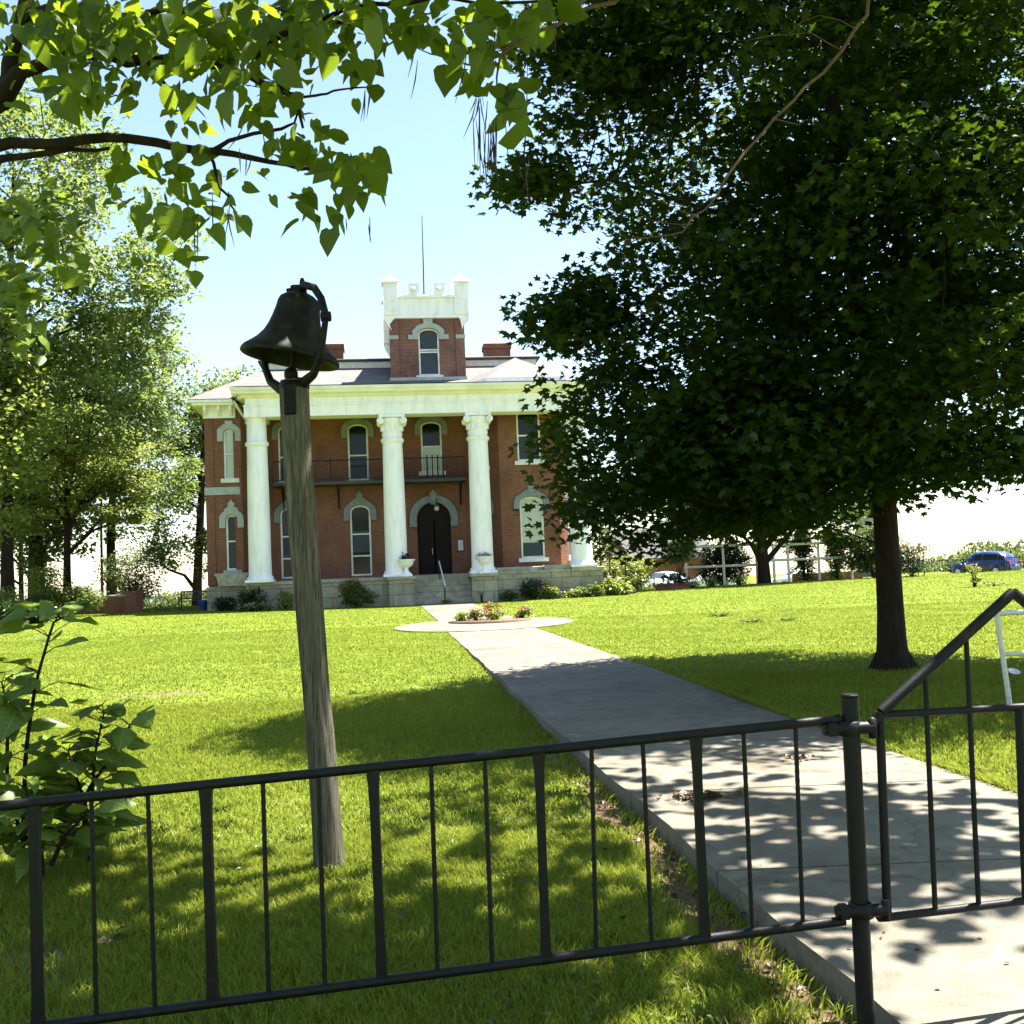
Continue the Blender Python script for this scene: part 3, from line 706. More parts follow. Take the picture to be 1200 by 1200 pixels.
for u in (-1.96, 1.955):
    q = MB(); q.box(u-.60, u+.60, 0, 1.5, -.4, 1.22); pr = q.build('pier', MT['stone'], H)
    q = MB(); q.box(u-.68, u+.68, -.08, 1.5, 1.223, 1.37, .03); q.build('cap', MT['coping'], pr)
st = MB()
for k in range(5): st.box(-1.35, 1.34, .12+.30*k, 1.5 if k < 4 else 1.6, -.3 if k == 0 else .02+.28*(k-1)+.003, .02+.28*k, .015)
st.build('steps', MT['coping'], H)

# --- columns
def column(u, v, z0, cap):
    cprof = [(.60, .14), (.62, .19), (.60, .27), (.55, .30), (.535, .40), (.525, 1.2), (.52, 2.6), (.50, 4.6), (.475, 6.35), (.475, 6.42), (.53, 6.45), (.56, 6.53), (.54, 6.62), (.49, 6.66), (.47, 6.70), (.46, 7.2), (.455, 9.13-z0)]
    q = MB(); q.lathe(cprof, (u, v, z0), 32); ob = q.build('column', MT['white'], H)
    q = MB(); q.box(u-.64, u+.64, v-.64, v+.64, z0, z0+.14, .02); q.build('plinth', MT['white'], ob)
    if cap:
        q = MB(); zc = 8.72
        q.lathe([(.47, zc-.62), (.50, zc-.5), (.47, zc-.42), (.50, zc-.12), (.58, zc+.05), (.62, zc+.18), (.60, zc+.24)], (u, v, 0), 28)
        q.box(u-.62, u+.62, v-.62, v+.62, zc+.26, 9.13, .03)
        for sx in (-1, 1):
            for sy in (-1, 1):
                q.lathe([(0, -.10), (.13, -.10), (.17, -.06), (.17, .06), (.13, .10), (0, .10)], (u+sx*.55, v+sy*.52, zc+.10), 14, ax=np.array([[1, 0, 0], [0, 0, 1.], [0, 1., 0]]))
                q.lathe([(0, -.12), (.07, -.12), (.07, .12), (0, .12)], (u+sx*.55, v+sy*.52, zc+.10), 10, ax=np.array([[1, 0, 0], [0, 0, 1.], [0, 1., 0]]))
        for k in range(12):
            an = k*math.pi/6; q.box(u+.5*math.cos(an)-.05, u+.5*math.cos(an)+.05, v+.5*math.sin(an)-.05, v+.5*math.sin(an)+.05, zc-.36, zc-.10, .02)
        q.build('capital', MT['white'], ob)
    return ob
column(-8.55, .78, 1.36, False); column(-2.17, .78, 1.37, True); column(1.96, .78, 1.37, True); column(6.85, .95, 1.50, True)

# --- entablature, cornices, roof
en = MB()
en.box(-9.05, 7.45, .22, 1.32, 9.13, 9.62); en.box(-9.08, 7.48, .19, 1.35, 9.623, 9.70)
en.box(-9.0, 7.4, .25, 1.30, 9.703, 10.02)
en.box(-9.0, -8.2, 1.33, 3.4, 9.2, 10.0); en.box(-8.1, 7.4, 1.36, 3.4, 9.72, 9.80)
en.box(6.6, 7.45, 1.36, 3.4, 9.13, 9.7)
en.build('entablature', MT['white'], H)
co = MB()
prof = [(.25, 10.02), (.18, 10.02), (.10, 10.08), (.10, 10.14), (-.18, 10.17), (-.22, 10.22), (-.22, 10.26), (-.30, 10.34), (-.33, 10.42), (-.33, 10.46), (1.3, 10.50)]
def extr(mb, prof, u0, u1, r0_=0., r1_=0.):
    """run a (v,z) profile along u, mitred by the projection"""
    n = len(prof); A = [(u0+(p[0]-.25)*r0_, p[0], p[1]) for p in prof]; B = [(u1-(p[0]-.25)*r1_, p[0], p[1]) for p in prof]
    mb.add(A+B, [(k, k+1, n+k+1, n+k) for k in range(n-1)]+[tuple(range(n)), tuple(range(2*n-1, n-1, -1))])
extr(co, prof, -9.05, 7.45, 1, 1)
# left return of the portico cornice
co.box(-9.62, -9.35, .3, 2.3, 10.18, 10.46, .03); co.box(-9.35, -9.05, .3, 2.3, 10.02, 10.18)
co.build('cornice', MT['cream'], H)
wc = MB()
wc.box(-11.12, -9.62, 1.50, 1.598, 9.32, 9.86); wc.box(-11.55, -9.63, .92, 1.6, 9.863, 9.96); wc.box(-11.70, -9.64, .78, 1.6, 9.963, 10.12, .03)
for u in (-11.0, -10.35, -9.8): wc.prism([(0, 0), (.42, .30), (.42, .50), (0, .50)], (-.06, .06), (u, 1.5, 9.36), (0, -1, 0), (0, 0, 1), (1, 0, 0))
wc.box(-11.70, -11.06, 1.62, 14, 9.963, 10.12); wc.box(-11.15, -11.05, 1.62, 14, 9.32, 9.96)
wc.build('wing_cornice', MT['white'], H)
sc_ = MB(); sc_.box(-11.14, -9.48, 1.50, 1.6, 5.62, 6.0, .02); sc_.build('string_course', MT['hood_pale'], H)
q = MB(); q.prism([(-.62, 0), (.62, 0), (.72, .48), (.8, .5), (.8, .62), (-.8, .62), (-.8, .5), (-.72, .48)], (-.0, .34), (-9.92, 1.5, 1.26), (1, 0, 0), (0, 0, 1), (0, -1, 0)); q.build('flower_box', MT['coping'], H)
# downspout at the cornice return
q = MB(); q.tube([(-9.55, .55, 9.95), (-9.3, .9, 9.5), (-9.1, 1.5, 9.2), (-9.1, 1.54, 9.0)], .07, 8); q.build('downspout', MT['sash'], H)

rf = MB(); zd = 12.55
rf.add([(-11.72, .76, 10.13), (-9.2, .76, 10.13), (-9.2, 2.35, 10.85), (7.9, 2.35, 10.85), (7.9, 2.35, 10.85), (5.6, 6, zd), (-8.6, 6, zd)], [(0, 1, 2, 6), (2, 4, 5, 6)])
rf.add([(-11.72, .76, 10.13), (-8.6, 6, zd), (-8.6, 11, zd), (-11.72, 14.4, 10.13)], [(0, 1, 2, 3)])
rf.add([(7.9, 2.35, 10.85), (8.3, 2.35, 10.2), (8.3, 14.4, 10.2), (5.6, 11, zd), (5.6, 6, zd)], [(0, 1, 2, 3), (0, 3, 4)])
rf.add([(-11.72, 14.4, 10.13), (-8.6, 11, zd), (5.6, 11, zd), (8.3, 14.4, 10.2)], [(0, 1, 2, 3)])
rf.add([(-9.66, -.33, 10.50), (8.05, -.33, 10.50), (7.9, 2.4, 10.90), (-9.2, 2.4, 10.90)], [(0, 1, 2, 3)])
rf.add([(-11.72, .76, 10.13), (-9.2, .76, 10.13), (-9.66, .3, 10.47), (-9.2, 2.35, 10.87)], [(1, 2, 3)])
rf.build('roof', MT['roof'], H)
dk = MB(); dk.box(-8.75, 5.75, 5.85, 11.1, zd-.05, zd+.28); dk.build('roof_deck_trim', MT['sash'], H)
q = MB(); q.box(-8.95, 5.95, 5.65, 11.3, zd+.283, zd+.42, .03); q.build('roof_deck', MT['dark_trim'], H)
# bay roof with its own bracketed cornice
ev = [(.9, 3.4), (2.55, .95), (6.45, .95), (8.1, 3.4)]; ap = (4.5, 5.0, 12.75)
q = MB(); q.add([(*p, 10.92) for p in ev]+[ap, (8.1, 6, 10.92), (.9, 6, 10.92)], [(0, 1, 4), (1, 2, 4), (2, 3, 4), (3, 5, 4), (6, 0, 4)]); q.build('bay_roof', MT['roof'], H)
q = MB()
def run(pts, prof2):
    for a_, b_ in zip(pts[:-1], pts[1:]):
        a_ = np.array(a_); b_ = np.array(b_); d = (b_-a_)/np.linalg.norm(b_-a_); n_ = np.array([d[1], -d[0]])
        for (q0_, q1_, z0, z1) in prof2:
            A = [a_+n_*q0_, b_+n_*q0_, b_+n_*q1_, a_+n_*q1_]
            q.add([(*p, z0) for p in A]+[(*p, z1) for p in A], [(0, 1, 5, 4), (1, 2, 6, 5), (2, 3, 7, 6), (3, 0, 4, 7), (4, 5, 6, 7), (0, 1, 2, 3)])
run(ev, [(-.3, .06, 10.70, 10.90), (-.4, -.12, 10.50, 10.69)])
for k in range(9):
    uu = 2.8+.43*k; q.box(uu-.06, uu+.06, 1.02, 1.2, 10.5, 10.69)
q.build('bay_cornice', MT['white'], H)
for (u0, u1, zt) in ((-5.75, -4.6, 14.3), (3.2, 4.65, 14.2)):
    q = MB(); q.box(u0, u1, 8, 9, 12.6, zt-.3); q.box(u0-.06, u1+.06, 7.94, 9.06, zt-.297, zt, .02); q.build('chimney', MT['brick'], H)

# --- tower
tw = MB(); TU0, TU1, TV0, TV1 = -2.07, 1.70, 3.48, 7.25; tz0, tz1 = 9.9, 14.56
two = (1.42, 2.48, 11.58, 13.72, 14.02)
WT = wall((TU0, TV0), (TU1, TV0), tz0, tz1, [two], tw)
wall((TU1, TV0), (TU1, TV1), tz0, tz1, [], tw); wall((TU1, TV1), (TU0, TV1), tz0, tz1, [], tw); wall((TU0, TV1), (TU0, TV0), tz0, tz1, [], tw)
for u0, u1 in ((TU0, TU0+.40), (TU1-.40, TU1)): tw.box(u0-.03, u1+.03, TV0-.07, TV0+.05, 11.5, 14.5)
tower = tw.build('tower', MT['brick_dark'], H)
wnd = window(WT, two, [(0, .52, 'screen'), (.52, 1, 'screen')], [.55, .50], None, MT['hood_pale'], sill='white')
P, t, nr, p0 = WT; hm = MB(); a, b, c, s, e = two; uc = (a+b)/2
out = [(a-.50, s-.28), (a-.50, s-.05), (a-.28, s-.05), (a-.28, e-.12), (a+.0, e+.14), (uc-.22, e+.26), (uc-.26, e+.50), (uc+.26, e+.50), (uc+.22, e+.26), (b-.0, e+.14), (b+.28, e-.12), (b+.28, s-.05), (b+.50, s-.05), (b+.50, s-.28)]
inn = [(a-.01, s-.28), (a-.01, s)]+arch(a-.01, b+.01, s, e+.01)[1:-1]+[(b+.01, s), (b+.01, s-.28)]
ring_prism(hm, out, inn, (-.02, .13), p0, t, np.array([0, 0, 1.]), nr); hm.build('hood', MT['hood_pale'], wnd)
for bx in ((TU0-.06, TU0+.42, TV0-.11, TV0-.075, 13.46, 13.66), (TU1-.42, TU1+.06, TV0-.11, TV0-.075, 13.46, 13.66), (TU0-.08, TU1+.08, TV0-.13, TV0-.003, 11.25, 11.48), (TU0-.08, TU0-.003, TV0, TV1, 11.25, 11.48), (TU1+.003, TU1+.08, TV0, TV1, 11.25, 11.48)):
    MB().box(*bx).build('band', MT['hood_pale'], tower)
pa = MB(); e_ = .16
for (x0, x1, y0, y1) in ((TU0-e_, TU1+e_, TV0-e_, TV0+.12), (TU0-e_, TU1+e_, TV1-.12, TV1+e_), (TU0-e_, TU0+.12, TV0+.121, TV1-.121), (TU1-.12, TU1+e_, TV0+.121, TV1-.121)): pa.box(x0, x1, y0, y1, 14.52, 15.55)
for (x0, x1, y0, y1) in ((TU0-.24, TU1+.24, TV0-.26, TV0+.2), (TU0-.24, TU1+.24, TV1-.2, TV1+.26)):
    pa.box(x0, x1, y0, y1, 15.553, 15.70, .02)
pa.box(TU0-.22, TU1+.22, TV0-.22, TV0-.161, 14.52, 14.66)
for x in (-.55, .35): pa.box(x-.02, x+.02, TV0-.178, TV0-.161, 14.70, 15.5)
pa.box(TU0, TU1, TV0+.2, TV1-.2, 15.2, 15.3)
pa.build('parapet', MT['white'], tower)
for u in (-1.98, 1.62):
    for v in (TV0+.20, TV1-.20):
        q = MB(); q.box(u-.36, u+.36, v-.50, v+.36, 14.66, 16.30, .02)
        q.box(u-.25, u+.25, v-.53, v-.5, 15.42, 16.15, .02); q.box(u-.25, u+.25, v-.53, v-.5, 14.85, 15.28, .02)
        q.box(u-.45, u+.45, v-.58, v+.45, 16.303, 16.44, .03)
        q.prism([(-.36, 14.655), (.36, 14.655), (.36 if u > 0 else .1, 14.45), (.1 if u > 0 else -.1, 14.2), (-.0, 13.9), (-.1 if u > 0 else -.36, 14.45)], (v-.44, v+.2), (u, 0, 0), (1, 0, 0), (0, 0, 1), (0, 1, 0))
        c0 = [(u-.40, v-.54, 16.445), (u+.40, v-.54, 16.445), (u+.40, v+.40, 16.445), (u-.40, v+.40, 16.445)]
        q.add(c0+[(u, v-.07, 16.86)], [(0, 1, 4), (1, 2, 4), (2, 3, 4), (3, 0, 4)])
        q.lathe([(.02, 16.8), (.055, 16.9), (.05, 16.97), (0, 17.02)], (u, v-.07, 0), 10)
        q.build('turret', MT['white'], tower)
for u in (-.80, .50):
    for v in (TV0-.2, TV1-.1):
        q = MB(); q.prism([(-.29, 0), (.29, 0), (.29, .62), (-.29, .62)], (0, .3), (u, v, 15.703), (1, 0, 0), (0, 0, 1), (0, 1, 0))
        q.lathe([(0, -.01), (.12, -.01), (.14, .03), (0, .03)], (u, v-.01, 16.0), 12, ax=np.array([[1, 0, 0], [0, 0, -1.], [0, 1., 0]])); q.build('merlon', MT['white'], tower)
q = MB(); q.box(TU0-.32, TU0-.003, TV0+.35, TV0+1.3, 13.35, 14.5, .03); q.prism([(0, 0), (.28, 0), (.28, -.15), (.05, -.55), (0, -.6)], (0, .5), (TU0-.003, TV0+.5, 13.345), (-1, 0, 0), (0, 0, 1), (0, 1, 0)); q.build('side_corbel', MT['white'], tower)
q = MB(); q.tube([(-.2, 5.3, 15.3), (-.16, 5.3, 18), (-.14, 5.3, 20.55)], [.045, .035, .02], 8); q.build('roof_pole', MT['dark_trim'], tower)

# --- balcony
bl_ = MB(); bl_.box(-8.0, 1.42, 2.1, 3.49, 6.02, 6.16, .01); bal = bl_.build('balcony', MT['dark_trim'], H)
q = MB(); q.box(-8.0, 1.42, 2.12, 2.16, 7.18, 7.23); q.box(-8.0, 1.42, 2.125, 2.155, 6.26, 6.30)
for k in range(86):
    u = -7.95+k*.109; q.box(u-.009, u+.009, 2.132, 2.150, 6.16, 7.185)
for u in (-.48, -.22, .04, .30, -5.2, -2.1): q.box(u-.03, u+.03, 2.11, 2.17, 6.16, 7.34)
q.build('railing', MT['iron'], bal)
for u in (-7.6, -4.9, -2.6, 1.2):
    q = MB(); q.tube([(u, 3.47, 4.95), (u, 3.1, 5.35), (u, 2.5, 5.85), (u, 2.2, 6.0)], .035, 6); q.tube([(u, 3.45, 4.9), (u, 3.45, 6.0)], .03, 6); q.build('bracket', MT['iron'], bal)

# --- urns on the piers (things of their own)
def make_urn():
    r_ = empty('flower_urn', (0, 0, 0), 0, 'white urn', 'urn', 'white urns on the stone piers')
    q = MB(); q.box(-.27, .27, -.27, .27, 0, .10, .015); q.lathe([(.25, .10), (.24, .14), (.13, .22), (.085, .34), (.12, .42), (.27, .50), (.33, .60), (.34, .70), (.43, .77), (.43, .81), (.33, .80), (.30, .72), (0, .70)], n=24)
    q.build('urn_body', MT['white'], r_); return r_
urn = make_urn(); urn.location = tuple(hw(-1.72, .22, 1.37)); urn.rotation_euler = (0, 0, HROT)
urn['label'] = 'white urn with dry brown green plant, on the left stone pier beside the front steps'
urn2 = dup(urn, hw(2.0, .22, 1.37), HROT, 'white urn with pale flowers, on the right stone pier beside the front steps')
# --- handrail in the middle of the front steps
hr = empty('stair_handrail', hw(.05, .2, 0), HROT, 'black iron handrail standing in the middle of the front steps', 'handrail')
q = MB(); q.tube([(0, .0, -.05), (0, .0, .98)], .03, 8); q.build('post', MT['iron'], hr)
q = MB(); q.tube([(-.15, 1.15, 1.2), (-.15, 1.15, 2.0)], .025, 8); q.build('post', MT['iron'], hr)
q = MB(); q.tube([(0.02, -.22, .82), (0, 0, 1.0), (-.15, 1.15, 2.0), (-.15, 1.4, 2.05)], .035, 8); q.build('rail', MT['steel'], hr)
# --- side stairs right of the porch
q = MB()
for k in range(5): q.box(7.85+.36*k, 8.2+.36*k, 1.6, 3.2, -.2, 1.25-.26*k, .01)
q.build('side_steps', MT['dark_trim'], H)
sr = empty('iron_railing', hw(7.9, 1.55, 1.25), HROT, 'black iron railing running down the side steps right of the porch', 'railing')
q = MB(); q.tube([(0, 0, .95), (.45, 0, .95), (2.0, 0, -.25), (2.0, 0, -1.0)], .03, 6); q.build('top_rail', MT['iron'], sr)
q = MB(); q.tube([(0, 0, .5), (.45, 0, .5), (2.0, 0, -.6)], .022, 6); q.build('lower_rail', MT['iron'], sr)
for u, z in ((.0, .95), (.45, .95), (1.25, .35)):
    q = MB(); q.tube([(u, 0, -.1-u*.6), (u, 0, z)], .028, 6); q.build('post', MT['iron'], sr)

# ---------------------------------------------------------------- iron fence and gate
def yf(x): return 3.55-.174*(995-x)/955
def tr(x): return at(x, 944.6-.1035*x, yf(x))
def brl(x): return at(x, 1207.5-.1300*x if x > 450 else 1209-.1335*x, yf(x))
g0 = at(1005, 1190, 3.56)
fence = empty('iron_fence', (g0[0], g0[1], float(ground_z(g0[0], g0[1]))), 0, 'low black iron pipe fence across the foreground with thin and thick bars', 'fence')
FO = np.array(fence.location)
q = MB(); q.tube([tr(x)-FO for x in (-260, 0, 300, 600, 985)], .0158, 12); q.build('top_rail', MT['iron'], fence)
q = MB(); q.tube([brl(x)-FO for x in (-260, 0, 300, 600, 990)], .0155, 12); q.build('bottom_rail', MT['iron'], fence)
def on(x, ytop):  # bar running between the rails; (x top)
    return x
bars = [(-166, -158, 1), (40, 45, 1), (241, 250, 1), (437, 448, 1), (631, 640, 1), (815, 826, 1)]
rods = [(-98, -90), (-30, -24), (107, 113), (173, 182), (308, 315), (373, 381), (505, 513), (568, 577), (693, 699), (753, 764), (871, 882), (932, 941)]
for xa, xb, _ in bars:
    A, B = tr(xa)-FO, brl(xb)-FO; d = B-A; m = MB(); w0 = .017
    ex = np.array([1., 0, 0]); ey = np.array([0, 1., 0])
    vs = []; 
    for f_, w in ((0, .022), (.07, .0175), (.2, .0145), (.8, .0145), (.95, .017), (1, .020)):
        p = A+d*f_; 
        for sx, sy in ((-1, -1), (1, -1), (1, 1), (-1, 1)): vs.append(p+ex*w*sx+ey*.012*sy)
    fs = []
    for k in range(5):
        for i in range(4): fs.append((4*k+i, 4*k+(i+1) % 4, 4*k+4+(i+1) % 4, 4*k+4+i))
    m.add(vs, fs); m.build('bar', MT['iron'], fence)
for xa, xb in rods:
    A, B = tr(xa)-FO, brl(xb)-FO; m = MB(); n = 46; pts = [A+(B-A)*k/n for k in range(n+1)]
    m.tube(pts, [.0082 if k % 2 else .0070 for k in range(n+1)], 8); m.build('rod', MT['iron'], fence)
pt, pbm = at(995.5, 817, 3.55), at(1014, 1195, 3.56)
q = MB(); q.tube([pt-FO, pbm-FO-np.array([0, 0, .15])], .0285, 18); q.lathe([(.025, 0), (.029, .002), (.028, .01), (.021, .006), (0, .004)], pt-FO, 18); post_ob = q.build('post', MT['iron'], fence)
for (x, y) in ((994, 853), (1009, 1066)):
    c = at(x, y, 3.55)-FO
    q = MB(); q.lathe([(.032, -.024), (.040, -.022), (.040, .022), (.032, .024)], c, 16); q.tube([c+np.array([-.085, -.012, 0]), c+np.array([.075, -.012, 0])], .021, 10)
    q.box(c[0]-.075, c[0]-.045, c[1]-.034, c[1]+.01, c[2]-.022, c[2]+.022, .004)
    q.lathe([(0, -.036), (.014, -.034), (.014, .03), (0, .034)], c+np.array([.076, -.012, 0]), 10)
    q.build('hinge_collar', MT['iron'], fence)

def yg(x): return 3.565+(x-1032)/165*.115
g1 = at(1040, 1076, yg(1040))
gate = empty('iron_gate', (g1[0], g1[1], 0), 0, 'black iron pipe gate with a peaked top hung over the concrete path', 'gate')
GO = np.array(gate.location)
gp = lambda x, y: at(x, y, yg(x))-GO
hx0, hx1 = gp(1032, 838), gp(1187, 829.5)
gdir = (gp(1187, 1058)-gp(1040, 1075)); 
TL, TM = gp(1031, 838), gp(1190, 829); BL, BM = gp(1040, 1075), gp(1199, 1056)
TR_, BR_ = 2*TM-TL, 2*BM-BL; AP = gp(1187, 694)
q = MB(); q.tube([TL+np.array([0, 0, .012]), BL], .0150, 10); q.build('stile', MT['iron'], gate)
q = MB(); q.tube([TR_, BR_], .0150, 10); q.build('stile', MT['iron'], gate)
q = MB(); q.tube([TL+(TL-TM)*.045-np.array([0, 0, .025]), TL, TR_], .0135, 10); q.build('middle_rail', MT['iron'], gate)
q = MB(); q.tube([BL+(BL-BM)*.09+np.array([0, 0, .03]), BL+(BL-BM)*.05, BL, BR_], .0135, 10); q.build('bottom_rail', MT['iron'], gate)
q = MB(); q.tube([TL+np.array([.005, 0, .01]), AP], .0180, 10); q.tube([AP, TR_], .0180, 10); q.build('peaked_top', MT['iron'], gate)
q = MB(); q.tube([gp(1194, 829), gp(1203, 1056)], .0150, 10); q.build('bar', MT['iron'], gate)
axw = AP-TL
for fx in (.345, .665):
    top = TL+(TM-TL)*fx; bot = BL+(BM-BL)*fx; ztop = TL+(AP-TL)*((top[0]-TL[0])/(AP[0]-TL[0])) ; up_ = np.array([top[0], top[1], ztop[2]])
    q = MB(); q.tube([up_, bot], .0092, 8); q.build('rod', MT['iron'], gate)
    top2 = TR_+(TM-TR_)*fx; bot2 = BR_+(BM-BR_)*fx
    q = MB(); q.tube([np.array([top2[0], top2[1], ztop[2]]), bot2], .0092, 8); q.build('rod', MT['iron'], gate)

# ---------------------------------------------------------------- the bell on its post
PB = at(384, 1006, 6.42); pz = float(ground_z(PB[0], PB[1]))
bp = empty('bell_post', (PB[0], PB[1], pz), 0, 'leaning weathered round timber post carrying the old iron bell', 'post')
BO = np.array(bp.location)
cent = [(386.5, 1040, 18.5), (384.5, 1003, 17.5), (378.5, 900, 16.6), (369.5, 800, 15.8), (361.5, 700, 16.2), (354, 600, 16.8), (347.5, 520, 17), (344.5, 458, 17.3), (344, 446, 15.5)]
def post_mesh():
    rows = []; nseg = 40; ny_ = 60
    ys_ = np.linspace(0, len(cent)-1, ny_)
    vs = []
    g = np.random.default_rng(5); groove = g.random(nseg); groove = np.where(groove > .82, 1, 0)
    for yy in ys_:
        k = int(min(yy, len(cent)-2)); f_ = yy-k; c = [cent[k][i]*(1-f_)+cent[k+1][i]*f_ for i in range(3)]
        p = at(c[0], c[1], 6.42)-BO; r_ = c[2]*6.42/1250
        for s in range(nseg):
            a = 2*math.pi*s/nseg; rr = r_*(1+.025*math.sin(3*a+p[2]*2.)+.02*math.sin(7*a+p[2]*5)+.012*math.sin(p[2]*9+s)) - .010*groove[s]*(.5+.5*math.sin(p[2]*2.3+s))
            vs.append((p[0]+rr*math.cos(a), p[1]+rr*math.sin(a), p[2]))
    fs = [(i*nseg+s, i*nseg+(s+1) % nseg, (i+1)*nseg+(s+1) % nseg, (i+1)*nseg+s) for i in range(ny_-1) for s in range(nseg)]
    m = MB(); m.add(vs, fs, True); m.add(vs[-nseg:], [tuple(range(nseg))]); return m
m = post_mesh(); m.build('timber', MT['post'], bp)
# bell
RC = at(340, 419, 6.37)
bell = empty('farm_bell', RC, 0, 'dark cast iron farm bell hanging tilted in its forked cradle on the timber post', 'bell')
RO = np.array(bell.location)
tl = rad(11); ax = np.array([[math.cos(tl), 0, math.sin(tl)], [0, 1, 0], [-math.sin(tl), 0, math.cos(tl)]])
prof = [(0, .40), (.05, .40), (.085, .385), (.118, .36), (.128, .335), (.134, .29), (.145, .24), (.160, .185), (.182, .135), (.215, .09), (.252, .055), (.283, .03), (.297, .008), (.299, -.006), (.292, -.014), (.270, .0), (.235, .035), (.2, .08), (.165, .14), (.145, .2), (.128, .28), (.11, .33), (0, .35)]
q = MB(); q.lathe(prof, (0, 0, 0), 48, ax=ax); q.build('bell_body', MT['rust'], bell)
q = MB(); q.tube([ax@np.array([0, 0, .34]), ax@np.array([.01, 0, .1]), ax@np.array([.02, 0, -.06])], .013, 8)
q.lathe([(0, -.045), (.026, -.04), (.042, -.015), (.042, .01), (.028, .035), (0, .045)], ax@np.array([.022, 0, -.10]), 14); q.build('clapper', MT['rust'], bell)
top = ax@np.array([0, 0, .40]); N1 = at(382, 371, 6.12)-RO; N2 = 2*top-N1; N2[2] = N1[2]
def near(x, y, Y): return at(x, y, Y)-RO
yk1 = [top+np.array([0, 0, .01]), near(357, 334, 6.30), near(368, 337, 6.22), near(376, 349, 6.15), N1]
q = MB(); q.tube(yk1, [.03, .024, .024, .023, .022], 10)
yk2 = [np.array([2*top[0]-p[0], 2*top[1]-p[1], p[2]]) for p in yk1]; q.tube(yk2, [.03, .024, .024, .023, .022], 10)
q.box(top[0]-.055, top[0]+.03, top[1]-.04, top[1]+.04, top[2]-.01, top[2]+.045, .01); q.lathe([(0, 0), (.017, 0), (.017, .03), (.01, .05), (0, .055)], top+np.array([.01, 0, .04]), 8)
q.tube([top+np.array([-.085, 0, .015]), top+np.array([.02, 0, .03])], [.016, .02], 8)
q.build('yoke', MT['rust'], bell)
base = at(345, 452, 6.42)-RO
for pv, mids in ((N1, [near(354, 450, 6.39), near(367, 439, 6.27), near(374, 424, 6.17), near(378, 400, 6.13)]), (yk2[-1], [near(329, 456, 6.44), near(317, 447, 6.54), near(311, 432, 6.60), near(309, 405, 6.62)])):
    q = MB(); q.tube([base+np.array([0, 0, -.02])]+mids+[pv], [.05, .034, .026, .023, .020, .018], 10)
    q.lathe([(0, -.03), (.03, -.028), (.03, .028), (0, .03)], pv, 12, ax=np.array([[0, 0, 1.], [0, 1., 0], [-1., 0, 0]])); q.build('cradle_arm', MT['rust'], bell)
q = MB(); q.lathe([(.090, -.02), (.091, .0), (.085, .02), (.05, .045), (0, .05)], base, 20); q.box(base[0]-.045, base[0]+.025, base[1]-.102, base[1]-.07, base[2]-.19, base[2]+.0, .008); q.build('saddle', MT['rust'], bell)

# ---------------------------------------------------------------- the maple
MX, MY = 5.14, 14.75; mz = float(ground_z(MX, MY))
tree('maple_tree', 'large dark maple with a dense low crown standing on the lawn right of the path', (MX, MY, mz),
     [(0, 0, -.1, .28), (0, 0, .12, .235), (.0, 0, .35, .20), (.01, 0, .8, .178), (.015, 0, 1.6, .165), (.02, 0, 2.6, .158), (-.03, .05, 4.2, .135), (-.3, .1, 6.5, .12), (-.35, .1, 9, .08), (-.4, .1, 11.2, .03)],
     [(.0, 0, 5.4, 4.35, 4.6, 3.0), (-.1, 0, 8.2, 4.4, 4.5, 3.4), (-.3, 0, 10.6, 3.4, 3.4, 2.6), (-3.1, -.5, 3.15, 1.75, 2.2, 1.45), (-1.2, -1.7, 3.2, 2.2, 2.0, 1.15), (-1.0, 1.4, 3.1, 3.3, 3.0, 1.15), (1.9, .4, 5.0, 2.4, 2.6, 1.3), (1.5, -.8, 3.0, .6, .5, .5), (-4.1, -.2, 5.0, .7, 1.2, .6), (-3.7, -.6, 8.9, 1.2, 1.4, 1.1), (-4.5, -.3, 6.9, .7, .9, .5)],
     2350, 60, .52, .5, .138, MAPLE, MT['maple_leaf'], MT['bark'], nlimbs=26, nsub=150, seed=21, up=.7, droop=.25, noise_gap=.10, flare=1.4, inner=.15, sub_r=.013, limb_r=.6, limb_lo=2.5)

# ---------------------------------------------------------------- catalpa trees whose boughs frame the view
def bough(mb, pts, n=8):
    P = [at(x, y, Y) for (x, y, Y, r_) in pts]; R = [p[3] for p in pts]
    # a little wiggle
    PP = []; RR = []
    for i in range(len(P)-1):
        PP.append(P[i]); RR.append(R[i])
        d = np.linalg.norm(P[i+1]-P[i])
        PP.append((P[i]+P[i+1])/2+RNG.normal(size=3)*min(.03, .05*d)); RR.append((R[i]+R[i+1])/2)
    PP.append(P[-1]); RR.append(R[-1])
    mb.tube(PP, RR, n); return PP
def catalpa_leaves(clumps, g):
    """clumps: (x, y, spread x, spread y, count, Y)"""
    P = []; 
    for (x, y, sx, sy, n, Y) in clumps:
        for k in range(n):
            yy = y+g.normal()*sy*.5; xx = x+g.normal()*sx*.5
            P.append(at(xx, yy, Y+g.normal()*.45))
    P = np.array(P); n = len(P)
    tip = g.normal(size=(n, 3))*.42; tip[:, 2] -= .85
    nr = g.normal(size=(n, 3))*.7; nr[:, 1] -= .75; nr[:, 2] += .55
    return P, nr, tip
gc = np.random.default_rng(11)
ca = empty('catalpa_tree', (-5.6, 7.2, float(ground_z(-5.6, 7.2))), 0, 'catalpa tree with big heart shaped leaves reaching in from the upper left', 'tree', 'catalpa trees framing the view'); CAO = np.array(ca.location)
cm = MB()
cm.tube([(-5.55, 7.2, -.5), (-5.6, 7.2, .6), (-5.55, 7.15, 2.2), (-5.3, 7.1, 3.4), (-4.6, 7.0, 4.1)], [.34, .26, .22, .18, .13], 14)
